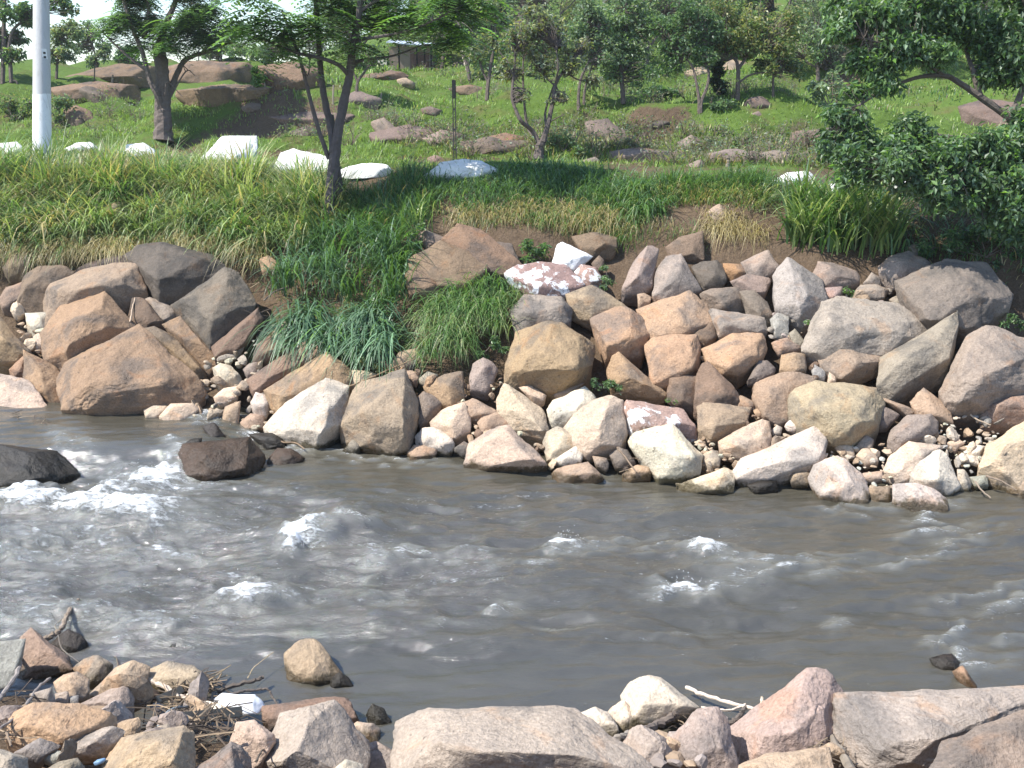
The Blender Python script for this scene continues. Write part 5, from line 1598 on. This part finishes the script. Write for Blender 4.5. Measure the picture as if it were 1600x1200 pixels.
# shrubs and low plants
SHRUBS = [
    ('dark cone-shaped bush between two grove trees', (1124, 148), [(1124, 128, 17, 0), (1122, 112, 13, 0), (1126, 140, 10, 0), (1122, 98, 9, 0)], {'black': 5, 'dark': 1}, .1, 1300, .1),
    ('leafy sapling on the bare crest rock', (402, 140), [(402, 122, 12, 0), (400, 110, 9, 0), (404, 134, 9, 0)], {'mid': 2, 'fresh': 2}, .14, 260, .2),
    ('grey-leaved shrub beside the utility pole', (92, 195), [(90, 165, 18, 0), (105, 160, 14, 0), (88, 185, 14, 0)], {'mid': 2, 'cool': 2, 'olive': 1}, .12, 420, .2),
    ('scrubby bush on the slope at the frame edge', (20, 190), [(10, 165, 26, 0), (30, 180, 20, 0), (45, 160, 16, 0)], {'olive': 2, 'mid': 2, 'dark': 1}, .12, 600, .2),
    ('small leafy bush in front of the spreading tree', (1135, 172), [(1130, 160, 14, 0), (1145, 164, 10, 0), (1115, 166, 9, 0)], {'cool': 3, 'mid': 2}, .12, 360, .2),
    ('dark thicket at the foot of the tall straight tree', (1030, 160), [(1005, 148, 18, 0), (1030, 142, 22, 0), (1050, 150, 14, 0), (985, 152, 12, 0)], {'dark': 4, 'cool': 1}, .14, 1100, .2),
    ('pale shrub tree in front of the leaning boughs', (1298, 172), [(1285, 140, 20, 0), (1310, 150, 20, 0), (1300, 125, 18, 0), (1290, 165, 12, 0), (1270, 130, 12, 0)], {'silver': 5, 'cool': 1}, .12, 900, .2),
    ('grey twiggy scrub on the ledge above the dirt mound', (1130, 236), [(1110, 222, 18, 0), (1140, 222, 22, 0), (1170, 225, 20, 0), (1200, 222, 18, 0), (1085, 228, 12, 0)], {'grey': 4, 'olive': 2, 'cool': 1}, .08, 1000, .1),
    ('grey dry scrub round the violet-dark slab', (985, 235), [(960, 228, 12, 0), (985, 225, 15, 0), (1015, 228, 13, 0)], {'grey': 4, 'olive': 1}, .08, 420, .1),
    ('leafy scrub next to the black stump foot', (880, 235), [(870, 222, 16, 0), (890, 215, 18, 0), (905, 232, 14, 0), (860, 240, 12, 0)], {'cool': 3, 'mid': 1, 'olive': 1}, .08, 650, .1),
    ('low scrub under the iron post', (735, 232), [(745, 222, 13, 0), (730, 228, 11, 0), (765, 238, 12, 0)], {'mid': 2, 'dark': 2, 'olive': 1}, .08, 420, .1),
    ('shady thicket beyond the drooping boughs', (1370, 262), [(1330, 250, 22, 0), (1370, 245, 24, 0), (1410, 240, 20, 0), (1300, 255, 16, 0)], {'grey': 3, 'cool': 2}, .08, 800, .1),
    ('scrub on the upper slope beside the shed', (770, 118), [(775, 108, 14, 0), (800, 112, 16, 0), (830, 118, 16, 0), (755, 112, 12, 0)], {'olive': 2, 'cool': 3, 'silver': 1}, .14, 700, .1),
    ('leafy creeper spilling beside the small outcrop block', (648, 385), [(643, 365, 11, -.1), (645, 382, 12, -.1), (640, 398, 10, -.1), (660, 352, 10, -.1)], {'fresh': 2, 'mid': 3}, .06, 700, .4),
    ('green weeds above the white painted top boulder', (835, 400), [(822, 385, 16, 0), (840, 398, 18, 0), (830, 408, 13, 0), (852, 385, 10, 0)], {'mid': 3, 'fresh': 1, 'dark': 1}, .06, 800, .3),
    ('small weed between the splashed boulder and the pinkish prism', (948, 440), [(945, 418, 9, -.1), (950, 435, 11, -.1), (944, 448, 8, -.1)], {'mid': 2, 'cool': 1}, .05, 300, .3),
    ('small weed patch below the largest orange boulder', (945, 605), [(930, 598, 12, -.15), (950, 600, 14, -.15), (968, 606, 9, -.15)], {'mid': 2, 'cool': 1, 'dark': 1}, .045, 420, .2),
    ('yellowish weeds beneath the hanging bluish tussock', (575, 575), [(572, 565, 12, -.1), (590, 572, 12, -.1), (610, 578, 9, -.1)], {'olive': 3, 'mid': 1}, .045, 400, .2),
    ('dark weeds under the bright tussock by the largest orange boulder', (765, 540), [(770, 535, 14, -.1), (755, 552, 13, -.1), (785, 545, 10, -.1)], {'mid': 3, 'dark': 2}, .05, 480, .2),
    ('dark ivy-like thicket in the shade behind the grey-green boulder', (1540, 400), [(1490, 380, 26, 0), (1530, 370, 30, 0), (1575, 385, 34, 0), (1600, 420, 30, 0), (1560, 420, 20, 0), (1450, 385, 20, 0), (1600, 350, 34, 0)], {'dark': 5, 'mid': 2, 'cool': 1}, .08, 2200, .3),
    ('weeds in the dark gap beside the grey-green boulder', (1590, 505), [(1585, 498, 13, 0), (1600, 510, 14, 0), (1570, 505, 9, 0)], {'mid': 2, 'dark': 2}, .05, 380, .2),
    ('tiny green sprig beside the pear-shaped boulder', (1268, 506), [(1266, 505, 8, -.2), (1274, 498, 6, -.2)], {'mid': 2, 'fresh': 1}, .035, 120, .2),
    ('tiny green sprig by the long white-splashed boulder', (1046, 626), [(1044, 624, 6, -.2), (1054, 628, 5, -.2)], {'mid': 2, 'fresh': 1}, .03, 90, .2),
    ('green sprig between the small reddish stone and the flat stones', (1328, 456), [(1326, 454, 8, -.1), (1334, 460, 6, -.1)], {'mid': 2, 'fresh': 1}, .04, 130, .2),
]
for i, (label, base, clumps, mix, leaf, n, dr) in enumerate(SHRUBS):
    b = base
    limbs = [(f'{b[0]},{b[1] + 2},0 {(b[0] + c[0]) / 2 + 2:.0f},{(b[1] + c[1]) / 2:.0f},{c[3]} {c[0]},{c[1]},{c[3]}', 1.0, .4) for c in clumps]
    tree(label, base, limbs, clumps, mix, name='shrub', cat='shrub', group='shrubs and weeds', leaf=leaf, n=n, seed=120 + i, twigs=4, sub=3, droop=dr, spread=1.25, bark=(1.4, 1.3, 1.3))

# ------------------------------------------------------------------ utility pole, post, shed, fence stakes
def pole_material():
    m, nt, bs, out = new_mat('pole_concrete')
    L = nt.links.new
    pos = N(nt, 'ShaderNodeNewGeometry').outputs['Position']
    sep = N(nt, 'ShaderNodeSeparateXYZ')
    L(pos, sep.inputs[0])
    n1 = noise(nt, pos, 3, 5, 0.6)
    n2 = noise(nt, pos, 30, 4, 0.6)
    edge = mth(nt, 'ADD', sep.outputs[2], mth(nt, 'MULTIPLY', n1, 0.06))
    conc = mixc(nt, n1, (0.40, 0.40, 0.40), (0.52, 0.52, 0.51))
    lime_ = mixc(nt, n1, (0.70, 0.70, 0.69), (0.82, 0.82, 0.81))
    c = mixc(nt, ramp(nt, edge, POLE_PAINT_Z, POLE_PAINT_Z + 0.02), lime_, conc)
    c = mixc(nt, ramp(nt, n2, 0.55, 0.75, 0, 0.35), c, (0.25, 0.24, 0.23))
    mp = N(nt, 'ShaderNodeMapping')
    mp.inputs['Scale'].default_value = (14, 14, 0.5)
    L(pos, mp.inputs['Vector'])
    c = mixc(nt, ramp(nt, noise(nt, mp.outputs[0], 1.0, 5, 0.6), 0.52, 0.7, 0, 0.4), c, (0.30, 0.28, 0.25))
    c = mixc(nt, ramp(nt, edge, float(pb[2]) + 0.1, float(pb[2]) + 0.45, 0.6, 0), c, (0.32, 0.28, 0.2))
    L(c, bs.inputs['Base Color'])
    bs.inputs['Roughness'].default_value = 0.8
    L(bump(nt, n2, 0.4, 0.01), bs.inputs['Normal'])
    return m


TP = hit([(66, 250)])[0]
pb = at(66, 250, T=TP)
POLE_PAINT_Z = float(at(66, 145, T=TP)[2])
e = empty('utility_pole', tuple(pb))
tag(e, 'round grey concrete utility pole with its lower part painted white', 'utility pole')
r_b, r_t = 14.0 * TP / FPX, 11.0 * TP / FPX
bag = Bag()
hts = np.linspace(-0.3, 7.5, 14)
ax_ = (at(64.5, 0, T=TP) - pb) / (at(64.5, 0, T=TP) - pb)[2]      # it leans a touch
bag.tube([tuple(ax_ * z) for z in hts], [r_b + (r_t - r_b) * (z / 4.2) if z < 4.2 else r_t - 0.004 * (z - 4.2) for z in hts], 40)
link('shaft', bag.mesh('shaft', pole_material(), smooth=True), e)
zt = float(at(66, 88, T=TP)[2] - pb[2])
rr = r_b + (r_t - r_b) * (zt / 4.2)
M_PLATE = simple_mat('plate_enamel', (0.75, 0.75, 0.75), 0.4, 4, 0.05, 0.0, 0.01)
M_BLACK = simple_mat('black_paint', (0.03, 0.03, 0.03), 0.6, 8, 0.3, 0.1, 0.01)


def box_mesh(name, sx, sy, sz, mat, c=(0, 0, 0), bevel=0.0):
    bm = bmesh.new()
    bmesh.ops.create_cube(bm, size=1)
    for v in bm.verts:
        v.co = Vector((v.co.x * sx + c[0], v.co.y * sy + c[1], v.co.z * sz + c[2]))
    if bevel:
        bmesh.ops.bevel(bm, geom=bm.edges[:], offset=bevel, segments=2, affect='EDGES')
    me = bpy.data.meshes.new(name)
    bm.to_mesh(me)
    bm.free()
    me.materials.append(mat)
    return me


# the number plate curves round the pole; its print is too small to read
def arc_plate(name, a0, a1, z0, z1, r, mat):
    V, F = [], []
    n = 8
    for i in range(n + 1):
        a = a0 + (a1 - a0) * i / n
        for rad in (r, r + 0.004):
            for z in (z0, z1):
                V.append((rad * math.cos(a), rad * math.sin(a), z))
    for i in range(n):
        b = i * 4
        F += [(b + 2, b + 6, b + 7, b + 3), (b, b + 1, b + 5, b + 4), (b + 1, b + 3, b + 7, b + 5), (b, b + 4, b + 6, b + 2)]
    return mesh_from(name, V, np.array(F), mat=mat)


pl = link('number_plate', arc_plate('number_plate', math.radians(-62), math.radians(-28), zt - 0.14, zt + 0.14, rr + 0.006, M_PLATE), e)
pl.location = tuple(ax_ * zt * np.array([1, 1, 0]))
for k in range(3):
    link('print_mark', arc_plate('print_mark', math.radians(-54), math.radians(-38), zt + 0.06 - 0.08 * k - 0.02, zt + 0.06 - 0.08 * k + 0.02, rr + 0.0095, M_BLACK), pl)

# iron post: two parallel bars joined at the top
TI = hit([(711, 250)])[0]
ib = at(711, 252, T=TI)
it = at(712, 127, T=TI)
e = empty('iron_post', tuple(ib))
tag(e, 'thin dark iron post of two parallel bars with a blackened top', 'post')
M_IRON = simple_mat('old_iron', (0.075, 0.07, 0.07), 0.7, 20, 0.5, 0.4, 0.01)
hh = it[2] - ib[2]
for sx in (-0.026, 0.026):
    link('bar', box_mesh('bar', 0.022, 0.022, hh + 0.3, M_IRON, (sx, 0, hh / 2 - 0.15), 0.004), e)
link('cap', box_mesh('cap', 0.085, 0.06, hh * 0.23, M_BLACK, (0, 0, hh * 0.90), 0.012), e)
for k in range(3):
    link('spacer', box_mesh('spacer', 0.034, 0.012, 0.04, M_IRON, (0, 0, hh * (0.15 + 0.25 * k))), e)

# fence stakes on the hill
M_STAKE = simple_mat('grey_stake', (0.16, 0.14, 0.12), 0.9, 20, 0.4, 0.4, 0.01, tint=True)
STAKES = [(175, 137, 117, 1.4, 'short dark stake standing on the bare dome behind the pole'), (147, 135, 100, .8, 'thin stake on the dome close to the utility pole'), (310, 118, 60, .9, 'tall thin stake by the foliage of the stout tree'), (327, 112, 88, .7, 'short thin stake on the dome beyond the tall one'),
          (520, 160, 133, 1.2, 'pale paired stake seen between the stems of the fork'), (595, 160, 145, 1, 'short pale stake near the bare rock behind the fork'), (227, 134, 115, .7, 'leaning thin stake near the split grey trunk'), (413, 145, 130, .8, 'tiny pale stake below the leafy sapling')]
for u, v0, v1, r, label in STAKES:
    t = hit([(u, v0)])[0]
    a, b = at(u, v0 + 2, T=t), at(u + 1, v1, T=t)
    bag = Bag()
    bag.tube([(0, 0, -.1), (b - a) * .5, b - a], np.array([1.1, 1, .9]) * r * 1.2 * t / FPX, 5, (1.6, 1.5, 1.4) if 'pale' in label else (.5, .5, .5))
    tag(link('fence_stake', bag.mesh('fence_stake', M_STAKE), loc=tuple(a)), label, 'stake', 'fence stakes on the hill')

# the shed
ts = hit([(640, 108)])[0]
sb = at(640, 106, T=ts)
px = ts / FPX
e = empty('shed', tuple(sb))
tag(e, 'small ramshackle shed with a pale sheet roof among the trees', 'shed')
M_PLANK = simple_mat('rusty_board', (0.13, 0.075, 0.06), 0.9, 5, 0.5, 0.5, 0.03)
M_PALE = simple_mat('pale_board', (0.62, 0.55, 0.45), 0.85, 4, 0.15, 0.2, 0.02)
M_TIN = simple_mat('roof_sheet', (0.60, 0.66, 0.72), 0.45, 6, 0.15, 0.2, 0.02)
M_WALL = simple_mat('mud_wall', (0.24, 0.18, 0.14), 0.9, 3, 0.3, 0.5, 0.05)  # brown of the shed wall, varied at random
link('wall', box_mesh('wall', 66 * px, 40 * px, 34 * px, M_WALL, (0, 30 * px, 15 * px)), e)
link('pale_panel', box_mesh('pale_panel', 14 * px, 1.5 * px, 13 * px, M_PALE, (-43 * px, 4 * px, 11 * px)), e)
for k, (x, w) in enumerate([(4, 7), (11.5, 7), (19, 7), (26.5, 7)]):
    link('board', box_mesh('board', w * px, 1.2 * px, (26 - k * 1.3) * px, M_PLANK, (x * px, 8.6 * px, 12 * px)), e)
for x, h in ((-16, 40), (12, 36), (24, 34), (34, 32)):
    link('post', box_mesh('post', 2.2 * px, 2.2 * px, h * px, M_STAKE, (x * px, 0, h * px / 2 - 2 * px)), e)
rf = link('roof', box_mesh('roof', 74 * px, 52 * px, 1.2 * px, M_TIN, (0, 0, 0)), e)
rf.location = (2 * px, 22 * px, 37.5 * px)
rf.rotation_euler = (math.radians(6), math.radians(4), 0)
for k in range(14):
    link('rib', box_mesh('rib', 1.2 * px, 52 * px, 1.0 * px, M_TIN, ((-35 + 5.3 * k) * px, 0, 1.05 * px)), rf)

# bleached trunk leaning near the shed
t = hit([(733, 120)])[0]


def stick(label, uvd, r0, r1, tint=(1, 1, 1), name='driftwood_branch', cat='branch', group='driftwood on the near shore', T=None, lift=0.03, n=7, mat=None, forks=(), seed=0):
    """a branch through photo pixels; third number lifts the point off the surface, in metres"""
    q = pts(uvd)
    t = hit(q[:, :2]) if T is None else np.full(len(q), T)
    if q.shape[1] > 2:
        t = t - q[:, 2]
    P = CAM + ray(q[:, :2]) * (t - lift)[:, None]
    C = curve_pts(P, 6)
    rng = np.random.default_rng(seed + len(label))
    px_ = t.mean() / FPX
    bag = Bag()
    R = np.linspace(r0, r1, len(C)) * px_ * (1 + 0.12 * np.sin(np.arange(len(C)) * 1.7))
    C = C + rng.normal(size=C.shape) * R[:, None] * 0.18
    bag.tube(C, R, n, tint, 0.12, rng)
    for f in forks:
        k = int(f[0] * (len(C) - 1))
        d = np.array(f[1:4]) * px_
        bag.tube(curve_pts([C[k], C[k] + d * .5 + np.array([0, 0, .3]) * np.linalg.norm(d) * .2, C[k] + d], 4), np.linspace(R[k] * .6, R[k] * .2, 9), 5, tint, .1, rng)
    o = link(name, bag.mesh(name, mat or M_WOOD, C[0]), loc=tuple(C[0]))
    return tag(o, label, cat, group)


stick('bleached bare trunk leaning beside the shed', '721,80 727,95 731,108 734,118', 2.4, 3.0, (1.8, 1.75, 1.7), T=t, group='bare trunks on the hill', name='bare_trunk', cat='trunk')
stick('short weathered stump on the terrace near the tan-grey rock', '1137,262 1137,250 1138,246', 3.5, 3, (.8, .75, .7), T=hit([(1137, 262)])[0], group='bare trunks on the hill', name='stump', cat='stump')

# ------------------------------------------------------------------ driftwood and litter on the near shore
stick('crooked grey branch bent upward at the waterline', '60,1002,.10 75,996,.16 90,988,.20 100,975,.25 106,960,.3 115,945,.32 122,937,.33', 4.6, 3.0, (.75, .68, .6), T=None)
stick('thin twig springing from the crooked branch', '92,988,.2 86,978,.22 96,968,.25 115,960,.25 136,952,.25', 1.0, .5, (.8, .8, .7))
stick('thin dark twig trailing to the tan boulder', '91,992,.2 96,1012,.1 110,1025,.1 125,1036,.05', 1.3, .8, (.5, .5, .5))
stick('weathered stick lying along the edge of the bluish slab', '38,1001,.1 34,1025,.12 27,1050,.12 12,1075,.12 -5,1095,.1', 3.8, 3.0, (.9, .9, .95))
stick('long grey stick lying over the bottom corner rocks', '78,1060,.08 62,1072,.1 45,1095,.1 25,1120,.12 0,1138,.1', 2.6, 2.0, (.85, .85, .9))
stick('second thin grey stick in the bottom corner', '60,1098,.05 35,1108,.08 10,1122,.08 -5,1128,.08', 1.7, 1.0, (.8, .75, .7))
stick('short brown stick stub near the bottom corner', '10,1145,.05 14,1155,.05 18,1166,.05', 2.2, 1.8, (.7, .6, .5))
stick('dark log over the debris pile pointing to the water', '340,1080,.05 370,1070,.1 395,1064,.12 412,1058,.12', 3.6, 3.0, (.35, .33, .32), name='driftwood_log', cat='log')
stick('dark bent branch reaching to the lone peaked stone', '328,1103,.1 350,1090,.15 375,1081,.15 400,1078,.12 418,1077,.12 425,1088,.05 433,1100,.0', 2.6, 1.4, (.4, .38, .38))
stick('forked dark stick standing in the debris pile', '320,1106,.1 328,1095,.15 334,1083,.18', 2.6, 2.0, (.5, .48, .48))
stick('thin straw-coloured cane slanting over the debris pile', '298,1082,.1 320,1068,.15 345,1050,.2 361,1039,.2', 1.1, .7, (1.5, 1.3, .9))
stick('thin pale reed rising toward the lone peaked stone', '387,1060,.1 395,1045,.15 405,1036,.18 427,1019,.2', .9, .6, (1.5, 1.35, 1.0))
stick('blue-grey bent hose in the debris pile', '247,1136,.1 252,1125,.13 262,1113,.15 276,1106,.15 296,1104,.12', 2.3, 2.2, (.75, .95, 1.15), name='hose', cat='hose')
stick('whitish stick stripped of bark lying across the debris', '232,1062,.1 255,1072,.12 275,1086,.1 300,1096,.1 325,1105,.1', 3.6, 4.4, (1.7, 1.6, 1.5))
stick('thick broken log between the sunlit white boulder and violet stone', '1003,1143,.1 1025,1133,.12 1050,1118,.14 1072,1106,.15', 6.0, 6.5, (.5, .47, .47), name='driftwood_log', cat='log')
stick('short grey log end under the small sunlit stone', '955,1158,.1 968,1154,.12 982,1148,.12', 6, 6, (.8, .8, .8), name='driftwood_log', cat='log')
stick('white peeled stick lying between violet boulders over the water', '1072,1074,.1 1100,1086,.1 1140,1098,.1 1188,1110,.1', 3.0, 2.6, (2.2, 2.15, 2.05), forks=((.1, 26, -4, -24),))
stick('second white peeled stick crossing the first', '1095,1106,.1 1120,1108,.1 1140,1110,.1 1165,1100,.1', 2.2, 1.6, (2.1, 2.0, 1.9))
stick('white stub of wood upright by the pinkish capped boulder', '1192,1108,.1 1190,1098,.12 1191,1090,.12', 3, 2.2, (2.0, 1.9, 1.7))
stick('dark log lying under the white sticks', '1135,1132,.05 1150,1124,.08 1166,1104,.1', 4.4, 3.6, (.4, .38, .38), name='driftwood_log', cat='log')
stick('thin wire-like twig arching between the two shore boulders', '1080,1104,.15 1130,1110,.15 1175,1108,.15 1205,1094,.15 1240,1078,.15', .7, .6, (.3, .3, .3))
stick('dark upright stick beside the capped boulder and biggest slab', '1305,1112,.15 1298,1090,.2 1293,1070,.22 1290,1047,.22', 5.0, 3.2, (.45, .45, .48))
stick('grey dead stem bent in the gap by the biggest slab', '1290,1140,.1 1283,1160,.12 1276,1180,.1 1272,1200,.1', 1.2, .8, (.9, .85, .75))
stick('bundled grey dry fibre hanging at the corner of the biggest slab', '1293,1130,.1 1300,1150,.12 1312,1175,.12 1330,1205,.1', 4.0, 7.0, (.75, .72, .66), cat='dry fibre', name='dry_fibre')
stick('small black twig in the gap by the sunlit slab', '400,1190,.1 408,1175,.12 418,1165,.12 426,1160,.12', 1.8, 1.0, (.35, .33, .3))
stick('thin dry twig standing in the shallows off the tan boulder', '185,1040,.0 182,1028,.05 178,1026,.08', 1.2, .9, (.4, .35, .3), T=None)
stick('dry twig fallen over the striped stone on the far bank', '962,698,.1 972,708,.12 985,725,.12 994,738,.1', 1.6, 1.0, (.7, .6, .5), group='driftwood on the far bank')
stick('thin dry stick sloping into the river under the frame-edge boulder', '1524,752,.1 1532,764,.1 1548,778,.08', 1.4, 1.0, (1.0, .9, .8), group='driftwood on the far bank')
stick('thin long stick under the frame-edge boulder', '1540,744,.15 1565,752,.15 1588,766,.12', 1.8, .9, (.9, .8, .7), group='driftwood on the far bank')
stick('pale stick in the hollow behind the grey gravel bay', '1516,648,.1 1528,656,.1 1548,664,.1', 1.4, 1, (1.2, 1.1, .95), group='driftwood on the far bank')
stick('pale twig standing in the cleft of the cracked boulders', '203,503,.3 207,482,.3 211,466,.3', 1.2, 1.0, (1.6, 1.4, 1.2), group='driftwood on the far bank')
stick('thin branch lying across the stones above the massive tan boulder', '545,604,.2 580,590,.2 620,572,.2 650,560,.2', 1.2, .8, (.9, .7, .5), group='driftwood on the far bank')
stick('curled roots at the foot of the bright triangular boulder', '425,674,.1 440,690,.12 462,692,.12 476,702,.1', 1.5, .8, (.8, .65, .5), group='driftwood on the far bank')
stick('dead branch on the dirt bank beside the brown smooth rock', '412,470,.1 430,455,.15 450,448,.15', 1.2, .7, (.6, .55, .5), group='driftwood on the far bank')


def plank(label, u0, v0, u1, v1, wpx, thick, tint, lift=.12, roll=.2, name='board'):
    a, b = at(u0, v0, -lift), at(u1, v1, -lift)
    L_ = np.linalg.norm(b - a)
    w = wpx * hit([(u0, v0)])[0] / FPX
    me = box_mesh(name, L_, w, thick, M_PALE if tint == 'pale' else M_DULL, (0, 0, 0), thick * .25)
    o = link(name, me, loc=tuple((a + b) / 2))
    d = Vector(b - a).normalized()
    o.rotation_euler = d.to_track_quat('X', 'Z').to_euler()
    o.rotation_euler.rotate_axis('X', roll)
    return tag(o, label, 'board', 'boards in the debris pile')


M_DULL = simple_mat('weathered_board', (0.27, 0.23, 0.17), 0.85, 10, 0.3, 0.3, 0.01)
plank('long weathered board at the front of the debris pile', 282, 1122, 378, 1112, 17, .022, 'dull', .16, 1.0)
plank('short yellowish board slanting in the debris pile', 245, 1094, 285, 1077, 12, .02, 'dull', .16, .9)
plank('splintered pale board under the white sheet', 290, 1088, 345, 1108, 10, .018, 'pale', .12, .5)

# rotten wood lump, crumpled white sheet and the twig litter
rock('wetbrown', 'dark rotten lump of wood at the head of the debris pile', '194,1068 206,1061 225,1066 248,1080 252,1095 238,1103 215,1100 203,1088', '', name='rotten_wood', cat='wood', group='driftwood on the near shore', off=.7, amp=2.2)
M_SHEET = simple_mat('white_plastic', (0.80, 0.81, 0.82), 0.5, 5, 0.05, 0.3, 0.03)
o = rock('lime', 'crumpled white plastic sheet lying on the debris pile', '335,1092 350,1084 375,1082 398,1085 412,1098 412,1108 395,1116 365,1118 340,1106', '375,1095,.25 395,1098,.2 355,1098,.2', name='plastic_sheet', cat='sheet', group='litter on the near shore', off=.5, deep=.4, amp=1.6)
o.data.materials[0] = M_SHEET
M_BLUE = simple_mat('blue_plastic', (0.18, 0.30, 0.45), 0.4, 5, 0.1, 0.2, 0.02)
o = rock('lime', 'small blue plastic scrap among the bottom row stones', '146,1192 152,1187 164,1184 166,1188 158,1194 148,1197', '', name='plastic_scrap', cat='scrap', group='litter on the near shore', off=.9)
o.data.materials[0] = M_BLUE
o = rock('lime', 'white bottle-like plastic scrap beside the debris pile', '202,1112 206,1092 210,1090 212,1100 208,1116', '', name='plastic_scrap', cat='scrap', group='litter on the near shore', off=1.4)
o.data.materials[0] = M_SHEET

tw = Bag()
trng = np.random.default_rng(9)
for poly, n, dark in (('210,1085 300,1075 345,1090 400,1125 370,1160 300,1165 215,1125', 150, True), ('-10,1080 60,1075 70,1110 20,1160 -10,1160', 50, False), ('1010,1110 1080,1110 1130,1135 1060,1150', 30, True), ('1270,1130 1320,1150 1320,1200 1270,1200', 40, False),
                      ('940,600 1060,560 1060,600 960,620', 14, False), ('955,705 1000,715 1010,740 970,735', 14, False), ('20,640 90,655 70,665 20,655', 14, False), ('380,440 440,450 440,520 400,530', 24, True), ('270,1050 340,1060 330,1085 280,1080', 50, True)):
    pg = pts(poly)
    c = trng.uniform(pg.min(0), pg.max(0), (n * 4, 2))
    c = c[in_poly(c, pg)][:n]
    t = hit(c)
    P = CAM + ray(c) * (t - trng.uniform(.02, .16 if dark else .08, len(c)))[:, None]
    for p in P:
        a = trng.uniform(0, 6.28)
        l = trng.uniform(.12, .5) if dark else trng.uniform(.06, .28)
        d = np.array([math.cos(a), math.sin(a) * .7, trng.uniform(-.3, .45)]) * l
        col = np.array((.34, .30, .27) if trng.random() < .7 else (1.1, .95, .75)) * trng.uniform(.6, 1.3)
        tw.tube(curve_pts([p - d / 2, p + trng.normal(size=3) * l * .08, p + d / 2], 2), np.full(5, trng.uniform(.002, .0065) if dark else trng.uniform(.002, .006)), 4, col)
tag(link('twig_litter', tw.mesh('twig_litter', M_WOOD)), kind='stuff')

# spray thrown up by the rapids: drops of water in the air, one mass
sp = Bag()
D2, F2 = _ico(1)
for u, v, ru, rv, s in FOAM:
    if s < 0.8:
        continue
    m = int(40 * s)
    uv = np.c_[trng.normal(u, ru * .45, m), trng.normal(v, rv * .4, m)]
    t = hit(uv)
    P = CAM + ray(uv) * t[:, None]
    P[:, 2] += np.abs(trng.normal(.05, .07, m))
    for p in P:
        sp.add(p + D2 * trng.uniform(.002, .005), tris=F2)
M_SPRAY = simple_mat('spray_water', (0.8, 0.82, 0.82), 0.3, 4, 0.02, 0, 0.01)
tag(link('spray', sp.mesh('spray', M_SPRAY)), kind='stuff')

# thin summer haze over the valley
hm = bpy.data.materials.new('haze_air')
hm.use_nodes = True
hn = hm.node_tree
hn.nodes.remove(hn.nodes['Principled BSDF'])
pv = hn.nodes.new('ShaderNodeVolumePrincipled')
pv.inputs['Color'].default_value = (0.92, 0.96, 1.0, 1)
pv.inputs['Density'].default_value = 0.0006
pv.inputs['Anisotropy'].default_value = 0.3
hn.links.new(pv.outputs[0], hn.nodes['Material Output'].inputs['Volume'])
HZ_TOP, HZ_LOW = 26.0, -2.2
hz = link('haze', box_mesh('haze', 2000, 480, HZ_TOP - HZ_LOW, hm, (0, 190, (HZ_TOP + HZ_LOW) / 2)))
tag(hz, kind='stuff')
